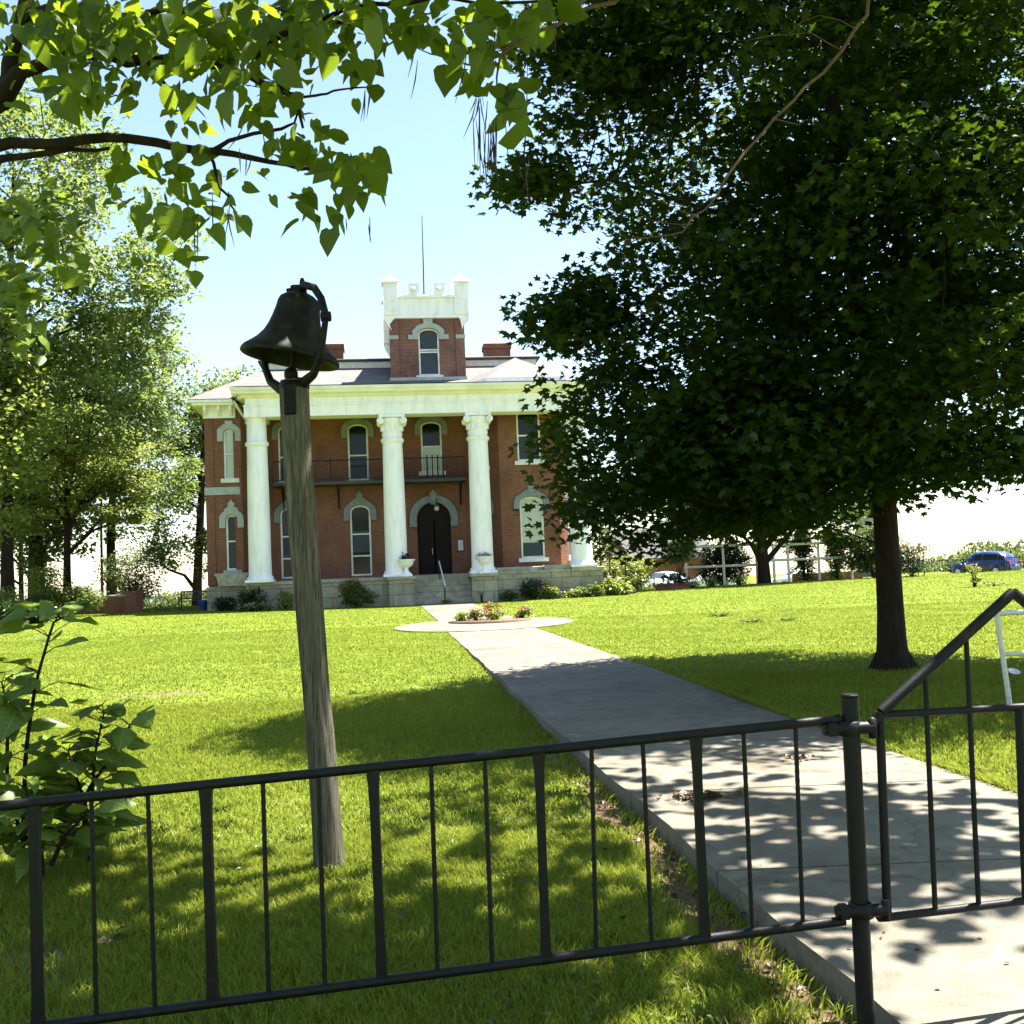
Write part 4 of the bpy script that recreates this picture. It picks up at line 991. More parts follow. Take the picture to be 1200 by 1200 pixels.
A0 = np.array([-4.6, 7.0, 4.1]); B0 = np.array([-5.55, 7.15, 2.9])
cm.tube([A0, at(-30, 128, 6.8), at(4, 112, 6.7)], [.13, .10, .085], 10)
cm.tube([B0, at(-90, 200, 7.0), at(-20, 176, 6.9)], [.09, .055, .045], 10)
bough(cm, [(4, 112, 6.7, .075), (12, 92, 6.7, .06), (14, 60, 6.7, .045), (25, 22, 6.6, .04), (31, -6, 6.6, .036), (40, -120, 6.5, .02)])
bough(cm, [(4, 112, 6.7, .07), (24, 84, 6.6, .05), (57, 73, 6.6, .042), (126, 63, 6.5, .038), (172, 69, 6.4, .034), (245, 73, 6.4, .03), (291, 88, 6.3, .024), (326, 102, 6.3, .018), (347, 115, 6.2, .014), (355, 150, 6.2, .008)])
bough(cm, [(-20, 176, 6.9, .042), (57, 169, 6.8, .036), (103, 163, 6.7, .034), (126, 161, 6.7, .033), (184, 167, 6.6, .030), (230, 176, 6.5, .027), (249, 177, 6.5, .024), (299, 186, 6.4, .018), (337, 193, 6.4, .014), (364, 197, 6.3, .010), (412, 196, 6.2, .006)])
bough(cm, [(-20, 196, 6.9, .03), (30, 183, 6.8, .022), (82, 174, 6.8, .018), (140, 172, 6.7, .008)], 6)
bough(cm, [(249, 177, 6.5, .018), (268, 165, 6.4, .013), (330, 151, 6.3, .010), (345, 144, 6.3, .007), (352, 120, 6.3, .006)], 6)
bough(cm, [(245, 180, 6.5, .012), (253, 203, 6.5, .010), (268, 230, 6.4, .008), (278, 250, 6.4, .005)], 6)
bough(cm, [(341, 110, 6.2, .009), (370, 112, 6.2, .008), (383, 110, 6.2, .007), (399, 105, 6.1, .006), (434, 102, 6.1, .004)], 6)
bough(cm, [(172, 69, 6.4, .018), (188, 92, 6.4, .012), (205, 110, 6.4, .008), (215, 130, 6.4, .006)], 6)
bough(cm, [(291, 88, 6.3, .02), (330, 40, 6.2, .018), (400, 12, 6.1, .015), (470, 6, 6.0, .012), (560, 4, 5.9, .009), (650, 0, 5.8, .007)], 6)
bough(cm, [(25, 22, 6.6, .03), (90, 10, 6.5, .028), (160, 20, 6.4, .022), (240, 15, 6.3, .018), (330, 10, 6.2, .014), (420, 30, 6.1, .008)], 6)
bough(cm, [(-60, 240, 7.2, .03), (0, 262, 7.2, .02), (50, 255, 7.1, .014), (85, 262, 7.1, .008)], 6)
cm.tube([B0, at(-60, 240, 7.2)], [.07, .03], 8)
for v in range(len(cm.v)): cm.v[v] = tuple(np.array(cm.v[v])-CAO)
cm.build('trunk', MT['bark'], ca, uv=False)
CL = [(60, 30, 110, 70, 60, 6.5), (200, 30, 110, 60, 60, 6.3), (330, 40, 90, 60, 50, 6.2), (40, 10, 90, 40, 50, 6.4), (120, 50, 90, 50, 50, 6.3), (210, 60, 70, 40, 30, 6.3), (100, 100, 70, 30, 20, 6.4), (150, 25, 80, 40, 80, 6.3), (240, 28, 80, 40, 80, 6.3), (330, 25, 70, 40, 60, 6.2), (405, 25, 45, 45, 38, 6.1), (455, 18, 50, 35, 26, 6.0), (70, 110, 70, 22, 16, 6.5), (90, 40, 60, 30, 26, 6.4),
      (210, 55, 60, 30, 22, 6.3), (285, 78, 50, 34, 24, 6.3), (320, 108, 50, 26, 18, 6.2), (300, 128, 40, 22, 10, 6.2), (208, 138, 34, 26, 9, 6.4), (225, 110, 40, 20, 8, 6.4),
      (345, 160, 36, 30, 12, 6.3), (372, 175, 36, 24, 16, 6.2), (400, 186, 40, 22, 18, 6.2), (424, 195, 26, 22, 8, 6.1), (350, 232, 20, 20, 6, 6.3), (392, 235, 26, 26, 9, 6.2), (372, 258, 18, 14, 3, 6.2), (425, 225, 16, 24, 4, 6.1), (318, 228, 14, 14, 2, 6.3), (287, 222, 14, 14, 2, 6.3),
      (170, 192, 50, 20, 14, 6.5), (210, 212, 50, 22, 18, 6.5), (150, 238, 36, 16, 5, 6.5), (190, 250, 40, 24, 10, 6.5), (228, 255, 34, 24, 10, 6.4), (222, 296, 28, 22, 5, 6.4), (178, 288, 26, 16, 4, 6.4), (268, 248, 24, 20, 6, 6.4), (140, 172, 16, 10, 2, 6.6), (265, 205, 30, 22, 6, 6.4), (420, 60, 40, 30, 12, 6.1)]
P_, nr_, tp_ = catalpa_leaves(CL, gc)
# more foliage above the frame on the sunny side, which shades the boughs in view
cc = np.array([(gc.uniform(-4.8, -1.5), gc.uniform(6.4, 9.6), 0) for _ in range(46)]); cc[:, 2] = 1.5+.60*cc[:, 1]+.30+np.abs(gc.normal(size=46))*.5
Q = np.repeat(cc, 36, axis=0)+gc.normal(size=(46*36, 3))*np.array([.42, .36, .2]); Q = Q[Q[:, 2] > 1.5+.585*Q[:, 1]+.10]
nr2 = gc.normal(size=Q.shape)*.6; nr2[:, 2] = np.abs(nr2[:, 2])+.7; tp2 = gc.normal(size=Q.shape); tp2[:, 2] -= .6
P_ = np.concatenate([P_, Q]); nr_ = np.concatenate([nr_, nr2]); tp_ = np.concatenate([tp_, tp2])
V = leaf_verts(hearts(len(P_), gc), P_, nr_, tp_, .116*(.5+.9*gc.random(len(P_))))
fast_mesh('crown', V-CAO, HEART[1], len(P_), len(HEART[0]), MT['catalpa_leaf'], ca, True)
CL2 = [(20, 250, 60, 40, 70, 7.2), (60, 290, 50, 40, 60, 7.1), (15, 330, 50, 40, 60, 7.2), (20, 385, 40, 30, 26, 7.2), (70, 250, 40, 30, 26, 7.1), (-40, 300, 60, 80, 90, 7.3)]
P_, nr_, tp_ = catalpa_leaves(CL2, gc); nr_[:, 2] += .8
V = leaf_verts(hearts(len(P_), gc), P_, nr_, tp_, .115*(.65+.6*gc.random(len(P_))))
fast_mesh('low_foliage', V-CAO, HEART[1], len(P_), len(HEART[0]), MT['sapling_leaf'], ca, True)  # lighter colour than the crown stands in for sun on these leaves

def pods(root, O, x, y, L, Y, n, sx=8):
    for k in range(n):
        a = at(x+RNG.normal()*sx, y+RNG.normal()*6, Y)-O; l = L*(.7+.5*RNG.random()); dx, dy = RNG.normal()*.012, RNG.normal()*.012
        MB().tube([a, a+np.array([dx, dy, -l*.5]), a+np.array([dx*2.6, dy*2, -l])], [.0018, .0042, .0012], 5).build('seed_pod', MT['pod'], root, uv=False)
for (x, y, L, n, sx) in ((430, 105, .17, 4, 4), (205, 105, .2, 3, 8), (262, 240, .2, 4, 8), (232, 255, .3, 2, 3), (290, 180, .14, 3, 14), (308, 150, .2, 3, 10), (405, 255, .1, 1, 2), (430, 262, .14, 2, 3), (40, 105, .2, 2, 4)): pods(ca, CAO, x, y, L, 6.25, n, sx)

# second catalpa, rooted right of the path outside the frame; its limbs pass overhead
c2x, c2y = 8.4, 6.6
cb2 = empty('catalpa_tree', (c2x, c2y, float(ground_z(c2x, c2y))), 0, 'catalpa tree whose bare forked twig and hanging seed pods reach in from the upper right', 'tree', 'catalpa trees framing the view'); CBO = np.array(cb2.location)
bm_ = MB()
bm_.tube([(c2x, c2y, -.3), (c2x, c2y, .8), (c2x-.1, c2y, 2.6), (c2x-.5, c2y, 4.4), (c2x-1.2, c2y+.1, 5.6)], [.36, .27, .23, .2, .16], 14)
K = np.array([c2x-1.2, c2y+.1, 5.6])
def limb(pts, rs, n=8): bm_.tube(pts, rs, n)
k1 = at(1024, -40, 6.6); k2 = at(1040, -140, 6.7)
limb([K, np.array([5.2, 6.8, 6.3]), k2, k1], [.12, .06, .026, .0136])
bough(bm_, [(1024, -40, 6.6, 0.0136), (1016, 18, 6.5, 0.0116), (987, 59, 6.4, 0.0105), (944, 101, 6.3, 0.0095), (907, 139, 6.2, 0.0088), (875, 176, 6.1, 0.0082), (848, 213, 6.0, 0.0075), (827, 245, 6.0, 0.0061), (800, 272, 5.9, 0.0048), (763, 278, 5.9, 0.0034), (724, 284, 5.9, 0.0020)])
for tw_ in ([(820, 255, 5.95, 0.0041), (795, 246, 5.95, 0.0027), (778, 238, 5.9, 0.0020), (752, 224, 5.9, 0.0014)], [(812, 262, 5.95, 0.0041), (785, 262, 5.9, 0.0027), (765, 259, 5.9, 0.0020), (745, 248, 5.9, 0.0014)], [(800, 240, 5.9, 0.0020), (778, 236, 5.9, 0.0017), (762, 226, 5.9, 0.0014)], [(760, 279, 5.9, 0.0027), (738, 284, 5.9, 0.0020), (722, 270, 5.9, 0.0010), (712, 255, 5.9, 0.0007)], [(745, 281, 5.9, 0.0020), (730, 290, 5.9, 0.0014)],
            [(907, 139, 6.2, 0.0041), (935, 146, 6.2, 0.0027), (945, 140, 6.2, 0.0020)], [(987, 59, 6.4, 0.0041), (950, 38, 6.4, 0.0027), (900, 42, 6.4, 0.0020), (870, 48, 6.4, 0.0014)], [(1005, 35, 6.4, 0.0041), (960, 18, 6.4, 0.0027), (925, 40, 6.4, 0.0020)]): bough(bm_, tw_, 5)
d0 = at(760, -60, 6.3); e0 = at(830, -160, 6.5)
limb([K+np.array([-1.6, .2, .6]), np.array([4.0, 6.6, 6.9]), e0, d0], [.10, .05, .03, .018])
bough(bm_, [(760, -60, 6.3, .018), (720, 3, 6.2, .013), (667, 19, 6.1, .0115), (635, 35, 6.1, .0105), (587, 64, 6.0, .009), (565, 72, 6.0, .009), (549, 76, 6.0, .006), (520, 66, 6.0, .005), (490, 57, 6.0, .003)])
bough(bm_, [(720, -30, 6.2, .016), (685, 0, 6.1, .012), (627, 25, 6.1, .008), (587, 34, 6.1, .004)], 6)
bough(bm_, [(587, 64, 6.0, .008), (582, 90, 6.0, .006), (586, 120, 6.0, .005), (590, 145, 6.0, .003)], 5)
bough(bm_, [(560, 20, 6.1, .006), (572, 45, 6.1, .005), (578, 66, 6.0, .004)], 5)
bough(bm_, [(585, 60, 6., .005), (607, 45, 6., .004), (620, 20, 6., .003)], 5)
for pts, rs in (([K, (6.2, 5.4, 6.8), (4.6, 4.6, 7.4), (2.8, 4.0, 7.5)], [.14, .10, .06, .025]), ([K, (6.3, 8.2, 7.6), (4.6, 9.2, 8.6), (3.0, 9.8, 9.0)], [.13, .09, .05, .02]), ([(4.6, 4.6, 7.4), (3.2, 5.8, 7.2), (1.4, 6.2, 7.0), (.2, 6.4, 7.0)], [.05, .045, .03, .015]), ([K, (7.6, 6.6, 8.0), (6.8, 7.0, 9.6)], [.13, .09, .03]), ([K, (8.6, 5.2, 7.0), (7.6, 3.6, 7.6)], [.12, .07, .03]), ([(5.2, 6.8, 6.6), (3.6, 7.6, 7.0), (2.2, 7.9, 7.3)], [.05, .035, .015])):
    limb([np.array(p, float) for p in pts], rs)
limb([K, np.array([6.4, 3.2, 6.6]), np.array([3.2, -.5, 7.0]), np.array([-1.5, -4.5, 7.2])], [.15, .11, .07, .03]); limb([np.array([3.2, -.5, 7.0]), np.array([-.5, .6, 6.8]), np.array([-4.5, .5, 6.6])], [.06, .045, .02])  # limbs carrying the foliage added behind the viewer
for v in range(len(bm_.v)): bm_.v[v] = tuple(np.array(bm_.v[v])-CBO)
bm_.build('trunk', MT['twig'], cb2, uv=False)
CL3 = [(545, 20, 60, 24, 22, 6.0), (535, 72, 26, 26, 7, 6.0), (560, 95, 18, 22, 5, 6.0), (590, 40, 40, 30, 12, 6.0), (585, 95, 16, 24, 4, 6.0), (605, 118, 30, 12, 5, 6.0), (588, 140, 12, 10, 2, 6.0), (615, 148, 12, 10, 2, 5.9), (620, 20, 34, 24, 9, 6.0), (500, 30, 40, 30, 14, 6.0), (575, 58, 20, 16, 5, 6.0), (480, 44, 22, 16, 4, 6.0)]
P_, nr_, tp_ = catalpa_leaves(CL3, gc)
# the canopy overhead, above the frame
cc = []
while len(cc) < 72:
    X, Y = (gc.uniform(-1.2, 8.2), gc.uniform(3.2, 10.2)) if len(cc) % 3 else (gc.uniform(.0, 2.8), gc.uniform(4.2, 6.6))
    zmin = 1.5+.60*Y+.55
    z = max(zmin, 5.6)+abs(gc.normal())*.9
    if math.hypot(X-3.6, Y-5.3) < .75: continue
    cc.append((X, Y, z))
for _ in range(24):  # extra clumps above the frame, set to shade the lower left grass
    cc.append((1.0+gc.normal()*.85, 5.3+gc.normal()*.55, 5.9+gc.normal()*.35))
cc += [(0, 7.1, 6.3), (.15, 7.25, 6.7), (-.2, 7.0, 6.3), (.05, 7.3, 6.5)]  # unseen clumps added to keep the bell in shade
for _ in range(110):      # unseen crown added over and behind the viewer to block sky light
    cc.append((gc.uniform(-7, 9.5), gc.uniform(-9, 2.2), gc.uniform(4.2, 8.5)))
cc = np.array(cc); per = 42
Q = np.repeat(cc, per, axis=0); off = gc.normal(size=Q.shape)*np.array([.42, .42, .20]); Q = Q+off
ok = Q[:, 2] > np.maximum(1.5+.60*Q[:, 1]+.22, 3.4)
Q = Q[ok]; n_in = len(P_)
P_ = np.concatenate([P_, Q]); nr2 = gc.normal(size=Q.shape)*.6; nr2[:, 2] = np.abs(nr2[:, 2])+.7; tp2 = gc.normal(size=Q.shape); tp2[:, 2] -= .6
nr_ = np.concatenate([nr_, nr2]); tp_ = np.concatenate([tp_, tp2])
V = leaf_verts(hearts(len(P_), gc), P_, nr_, tp_, np.where(np.arange(len(P_)) < n_in, .15, .215)*(.5+.8*gc.random(len(P_))))
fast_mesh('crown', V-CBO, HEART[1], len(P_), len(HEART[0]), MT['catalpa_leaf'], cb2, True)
for (x, y, L, n, sx) in ((583, 145, .30, 12, 9), (570, 118, .24, 5, 8), (562, 140, .34, 5, 4), (578, 170, .22, 4, 6), (560, 112, .14, 3, 4), (487, 65, .19, 2, 2), (617, 182, .28, 2, 2), (606, 190, .1, 1, 2), (585, 35, .2, 4, 12), (553, 55, .3, 3, 8), (645, 25, .18, 1, 2)): pods(cb2, CBO, x, y, L, 6.0, n, sx)

# ---------------------------------------------------------------- catalpa saplings at the fence
def sapling(label, stems, size, seed):
    g = np.random.default_rng(seed); b = at(*stems[0][0][:3]); bz = float(ground_z(b[0], b[1]))
    root = empty('catalpa_sapling', (b[0], b[1], bz), 0, label, 'sapling', 'catalpa saplings behind the fence'); O = np.array(root.location)
    mb = MB(); P = []; T = []; Nn = []; S = []
    for pts in stems:
        Q = [at(x, y, Y)-O for (x, y, Y) in pts]
        if pts is stems[0]: Q[0] = np.array([0, 0, -.05])
        n = 14; L = np.linspace(0, len(Q)-1, n); C = [Q[int(min(l, len(Q)-2))]*(1-(l-int(min(l, len(Q)-2))))+Q[int(min(l, len(Q)-2))+1]*(l-int(min(l, len(Q)-2))) for l in L]
        mb.tube(C, list(np.linspace(.016, .005, n)), 7)
        for k in range(2 if seed < 33 else 3, n):
            for j in range((2 + (k % 3 == 0) if seed < 32 else 2) if k < n-1 else 4):
                a = k*2.2+j*2.1+g.normal()*.5; out = np.array([math.cos(a), math.sin(a), .25+.35*(k/n)])
                l = size*(.75+.5*g.random())*(1.0 if k < n-2 else .8)
                e = C[k]+out*l*.75; mb.tube([C[k], C[k]+out*l*.4+np.array([0, 0, .01]), e], [.0035, .003, .002], 4, caps=False)
                P.append(e); d = out*np.array([1, 1, .2]); d[2] -= .35+.25*g.random(); T.append(d); Nn.append(np.array([g.normal()*.3, g.normal()*.3-.1, 1.0])); S.append(l*1.05)
    mb.build('stem', MT['bark'], root, uv=False)
    V = leaf_verts(hearts(len(P), g), np.array(P), np.array(Nn), np.array(T), np.array(S))
    fast_mesh('leaves', V, HEART[1], len(P), len(HEART[0]), MT['sapling_leaf'], root, True)
    return root
sapling('tallest catalpa sapling with a slender leaning stem, at the left edge behind the fence', [[(25, 1003, 6.6), (30, 880, 6.6), (42, 800, 6.6), (62, 730, 6.6), (76, 722, 6.6)], [(14, 1003, 6.6), (8, 900, 6.6), (10, 830, 6.6), (2, 800, 6.6)]], .185, 31)
sapling('shorter bushy catalpa sapling behind the fence, right of the tallest one', [[(104, 1003, 6.7), (108, 930, 6.7), (112, 880, 6.7), (122, 835, 6.7)], [(98, 1003, 6.8), (100, 930, 6.8), (135, 880, 6.8), (152, 850, 6.8)], [(108, 1003, 6.6), (96, 930, 6.6), (80, 880, 6.6)]], .165, 32)
sapling('low spreading catalpa sapling touching the fence at the lower left', [[(50, 1014, 6.3), (48, 975, 6.3), (30, 925, 6.3)], [(60, 1014, 6.3), (75, 980, 6.3), (105, 950, 6.3)], [(47, 1014, 6.4), (25, 970, 6.4), (5, 940, 6.4)]], .165, 33)

# ---------------------------------------------------------------- trees behind the left lawn
def merge(a, b):
    import bmesh
    a.data.materials.append(b.data.materials[0]); k = len(a.data.materials)-1
    bm = bmesh.new(); bm.from_mesh(a.data); n = len(bm.faces); bm.from_mesh(b.data); bm.faces.ensure_lookup_table()
    for f in bm.faces[n:]: f.material_index = k
    bm.to_mesh(a.data); bm.free(); bpy.data.objects.remove(b); return a
def gat(x, Y):
    p = at(x, 700, Y); return np.array([p[0], Y, float(ground_z(p[0], Y))])
GB = 'tall trees behind the left lawn'
def px(Y, n): return n*Y/1250
b = gat(9, 50)
tree('shade_tree', 'tallest tree at the left, its straight dark trunk close to the picture edge', b, [(0, 0, -.2, .36), (0, 0, 3, .27), (.1, 0, 9, .22), (.3, 0, 15, .15), (.5, 0, 21, .06)],
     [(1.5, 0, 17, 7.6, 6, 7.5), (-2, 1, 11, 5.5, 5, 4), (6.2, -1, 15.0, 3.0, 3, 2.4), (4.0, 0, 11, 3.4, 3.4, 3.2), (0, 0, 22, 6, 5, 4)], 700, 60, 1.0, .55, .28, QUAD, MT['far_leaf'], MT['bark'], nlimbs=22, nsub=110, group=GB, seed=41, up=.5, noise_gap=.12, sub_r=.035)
b = gat(43, 60)
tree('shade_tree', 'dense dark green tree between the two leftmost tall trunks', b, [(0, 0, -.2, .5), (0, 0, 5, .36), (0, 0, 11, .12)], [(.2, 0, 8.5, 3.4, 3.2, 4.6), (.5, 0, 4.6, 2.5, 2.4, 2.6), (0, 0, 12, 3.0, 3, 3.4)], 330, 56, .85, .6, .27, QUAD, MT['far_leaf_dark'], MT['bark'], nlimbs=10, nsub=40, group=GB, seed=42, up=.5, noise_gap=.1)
b = gat(79, 55)
tree('feathery_tree', 'feathery yellow green tree with a forked trunk in front of the tall trees', b, [(0, 0, -.2, .25), (0, 0, 2, .19), (.05, 0, 5, .14), (0, 0, 9.5, .05)], [(.2, 0, 6.8, 3.4, 3.0, 1.2), (1.6, 0, 8.6, 3.0, 2.6, 1.3), (-.3, 0, 9.6, 2.4, 2.4, 1.6), (2.6, -.3, 5.2, 1.8, 1.8, .8), (-1.4, 0, 5.2, 1.9, 1.9, 1.0), (3.3, 0, 6.6, 1.8, 1.8, .8)], 330, 60, .75, .32, .20, QUAD, MT['far_leaf_gold'], MT['bark'], nlimbs=16, nsub=60, group=GB, seed=43, up=.9, droop=.4, noise_gap=.12)
b = gat(131, 62)
tree('shade_tree', 'tall airy tree right of the feathery tree, its round crown against the sky', b, [(0, 0, -.2, .32), (0, 0, 4, .24), (.3, 0, 9, .17), (.5, 0, 14, .07)], [(1.4, 0, 13.8, 3.9, 3.6, 3.2), (.6, 0, 10.6, 3.8, 3.4, 2.6), (2.4, 0, 7.8, 2.6, 2.6, 2.2), (-2.4, 0, 12.2, 2.8, 2.8, 2.8), (.6, 0, 5.2, 1.8, 1.8, 1.4)], 440, 56, .85, .5, .24, QUAD, MT['far_leaf'], MT['bark'], nlimbs=20, nsub=80, group=GB, seed=44, up=.5, noise_gap=.12)
b = gat(232, 72)
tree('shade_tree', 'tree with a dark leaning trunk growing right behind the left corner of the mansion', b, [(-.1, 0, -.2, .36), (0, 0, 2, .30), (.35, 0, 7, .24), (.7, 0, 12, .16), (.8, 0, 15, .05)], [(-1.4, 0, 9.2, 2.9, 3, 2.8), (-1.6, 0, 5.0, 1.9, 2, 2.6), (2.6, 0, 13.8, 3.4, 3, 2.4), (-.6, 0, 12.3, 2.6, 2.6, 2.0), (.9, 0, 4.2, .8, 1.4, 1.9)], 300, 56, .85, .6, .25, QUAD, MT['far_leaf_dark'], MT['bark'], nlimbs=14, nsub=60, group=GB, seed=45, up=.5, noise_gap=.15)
b = gat(25, 74)
tree('shade_tree', 'farther pale tree behind the leftmost trunk', b, [(0, 0, -.2, .18), (0, 0, 5, .14), (0, 0, 11, .05)], [(0, 0, 9, 4, 4, 4.5), (-3, 0, 6, 3, 3, 3)], 260, 50, 1., .6, .3, QUAD, MT['far_leaf_gold'], MT['bark'], nlimbs=8, nsub=20, group=GB, seed=46, up=.5, noise_gap=.2)
b = gat(120, 78)
tree('shade_tree', 'slim pole thin tree with a high crown behind the low brick wall', b, [(0, 0, -.2, .11), (0, 0, 6, .09), (.2, 0, 14, .04)], [(.2, 0, 13.2, 3.0, 3, 3.2), (-2.2, 0, 10.5, 2.8, 3, 2.4)], 220, 50, .95, .6, .28, QUAD, MT['far_leaf'], MT['bark'], nlimbs=6, nsub=20, group=GB, seed=47, up=.5, noise_gap=.2)
b = gat(-60, 46)
tree('shade_tree', 'broad bright tree cut off by the left edge of the picture', b, [(0, 0, -.2, .3), (0, 0, 4, .24), (0, 0, 10, .1)], [(1, 0, 8, 4.0, 4, 4.2), (.5, 0, 12.5, 3.6, 3.6, 3.2)], 330, 58, .95, .6, .26, QUAD, MT['far_leaf_gold'], MT['bark'], nlimbs=10, nsub=30, group=GB, seed=48, up=.5, noise_gap=.15)
b = gat(286, 80)
tree('shade_tree', 'pale tree top showing above the mansion roof at its left end', b, [(0, 0, -.2, .3), (0, 0, 9, .2), (0, 0, 15, .06)], [(.2, 0, 15.2, 3.6, 3, 2.9), (-2.3, 0, 13.0, 2.2, 2.4, 2.2)], 150, 46, .85, .6, .27, QUAD, MT['far_leaf_gold'], MT['bark'], nlimbs=8, nsub=30, group=GB, seed=49, up=.5, noise_gap=.2)
# tree on the right behind the trellis
b = gat(897, 60)
tree('shade_tree', 'stout dark tree standing among the white trellises behind the right lawn', b, [(0, 0, -.2, .40), (0, 0, 1.2, .31), (-.05, 0, 3, .27), (-.1, 0, 6, .18), (0, 0, 9, .06)], [(-.5, 0, 6.2, 5.8, 4.6, 3.5), (-2.8, 0, 4.0, 3.4, 3, 1.5), (2.6, 0, 3.9, 3.2, 2.6, 1.3), (0, 0, 8.6, 4.2, 4, 3), (-.6, -1, 3.2, 1.5, 1.4, .9)], 400, 56, .85, .5, .24, QUAD, MT['shrub_dark'], MT['bark'], nlimbs=14, nsub=60, seed=51, up=.6, noise_gap=.08)
b = gat(668, 90)
tree('shade_tree', 'small pale tree glimpsed right behind the last white column', (b[0]+2.7, b[1], b[2]), [(0, 0, -.2, .15), (0, 0, 2.5, .1), (0, 0, 5, .03)], [(0, 0, 3.6, 1.3, 1.3, 2.6)], 70, 30, .55, .7, .24, QUAD, MT['far_leaf_dark'], MT['bark'], nlimbs=5, nsub=12, seed=52, up=.5)

# ---------------------------------------------------------------- shrubs and border plants
def shrub(name, label, x, Y, lobes, n, per, R, size, mat, seed, cat='shrub', group=None, blooms=None, T=SIMPLE, base=None):
    b = gat(x, Y) if base is None else np.array(base, float)
    root = empty(name, b, 0, label, cat, group); g = np.random.default_rng(seed)
    C = lobes_sample(lobes, n, g, .1); C[:, 2] = np.maximum(C[:, 2], size*.4)
    m = MB()
    for k in range(min(14, n)):
        c = C[g.integers(n)]; m.tube([(g.normal()*.05, g.normal()*.05, -.05), c*np.array([.4, .4, .5]), c], [.02, .014, .006], 5, caps=False)
    m.build('stem', MT['bark'], root, uv=False)
    fo = leaf_cloud('foliage', MT[mat], root, T, C, per, R, .7, size, .5, .1, seed+9)
    if blooms:
        bm2, nb, sz, zmin = blooms; k = np.argsort(-C[:, 2]+g.normal(size=n)*.3)[:max(3, n//3)]
        merge(fo, leaf_cloud('bloom', MT[bm2], root, T, C[k]+np.array([0, -.1, .08]), max(1, nb//len(k)), R*.9, .6, sz, .9, 0, seed+10))
    return root
def at_house(u, v): p = hw(u, v); return np.array([p[0], p[1], float(ground_z(p[0], p[1]))])
SB = 'border plants along the stone foundation'
shrub('border_shrub', 'broad shrub with pale pink flower heads left of the front steps', 0, 0, [(0, 0, .5, 1.1, .45, .45), (-.2, 0, .95, .5, .35, .4)], 60, 34, .26, .13, 'shrub', 61, group=SB, blooms=('pink_bloom', 150, .11, .5), base=at_house(-4.1, -.25))
shrub('border_shrub', 'small yellow green shrub half hidden by the bell post', 0, 0, [(0, 0, .45, .4, .35, .42)], 24, 30, .22, .12, 'shrub_yellow', 62, group=SB, base=at_house(-7.35, -.15))
shrub('border_shrub', 'dark drooping grassy shrub against the foundation under the leftmost column', 0, 0, [(0, 0, .5, .55, .35, .5)], 26, 34, .28, .16, 'shrub_dark', 63, group=SB, base=at_house(-8.9, -.1))
shrub('border_shrub', 'low dark shrub at the left corner of the mansion foundation', 0, 0, [(0, 0, .3, .6, .35, .32)], 24, 30, .25, .14, 'shrub_dark', 64, group=SB, base=at_house(-10.4, .9))
shrub('border_shrub', 'low patchy plant with long white edged leaves below the leftmost column', 0, 0, [(0, 0, .18, .8, .25, .16)], 22, 22, .2, .14, 'shrub', 65, group=SB, blooms=('white_bloom', 50, .14, .1), base=at_house(-8.7, -.6))
shrub('border_shrub', 'small pale shrub just right of the right stone pier', 0, 0, [(0, 0, .32, .40, .3, .3)], 24, 30, .2, .11, 'shrub', 66, group=SB, blooms=('white_bloom', 40, .08, .2), base=at_house(3.1, -.2))
shrub('border_shrub', 'dark green rounded shrub against the foundation below the bay window', 0, 0, [(0, 0, .55, .55, .35, .52)], 34, 34, .26, .12, 'shrub_dark', 67, group=SB, base=at_house(4.2, .0))
shrub('border_shrub', 'pinkish flowering shrub beside the dark rounded shrub below the bay window', 0, 0, [(0, 0, .42, .52, .3, .42)], 30, 30, .22, .12, 'shrub_yellow', 68, group=SB, blooms=('pink_bloom', 110, .10, .3), base=at_house(5.0, -.2))
shrub('border_shrub', 'low spreading light green plant at the middle of the right foundation wall', 0, 0, [(0, 0, .25, .7, .3, .24)], 26, 28, .2, .12, 'shrub_yellow', 69, group=SB, base=at_house(6.2, -.1))
shrub('border_shrub', 'tuft of upright pale leaves near the right end of the foundation wall', 0, 0, [(0, 0, .3, .5, .25, .3)], 22, 26, .2, .16, 'shrub', 70, group=SB, base=at_house(7.1, -.1))
shrub('border_shrub', 'bright yellow green arching clump at the right corner of the foundation', 0, 0, [(0, 0, .42, .7, .5, .40)], 40, 34, .3, .20, 'shrub_yellow', 71, group=SB, base=at_house(8.35, .4))
shrub('side_bush', 'large airy yellow green bush behind the iron railing of the side steps', 0, 0, [(0, 0, .95, 1.5, 1.2, 1.0), (-.9, 0, 1.1, .9, .8, .7)], 120, 44, .42, .15, 'shrub_yellow', 72, cat='bush', base=at_house(9.9, 3.9))
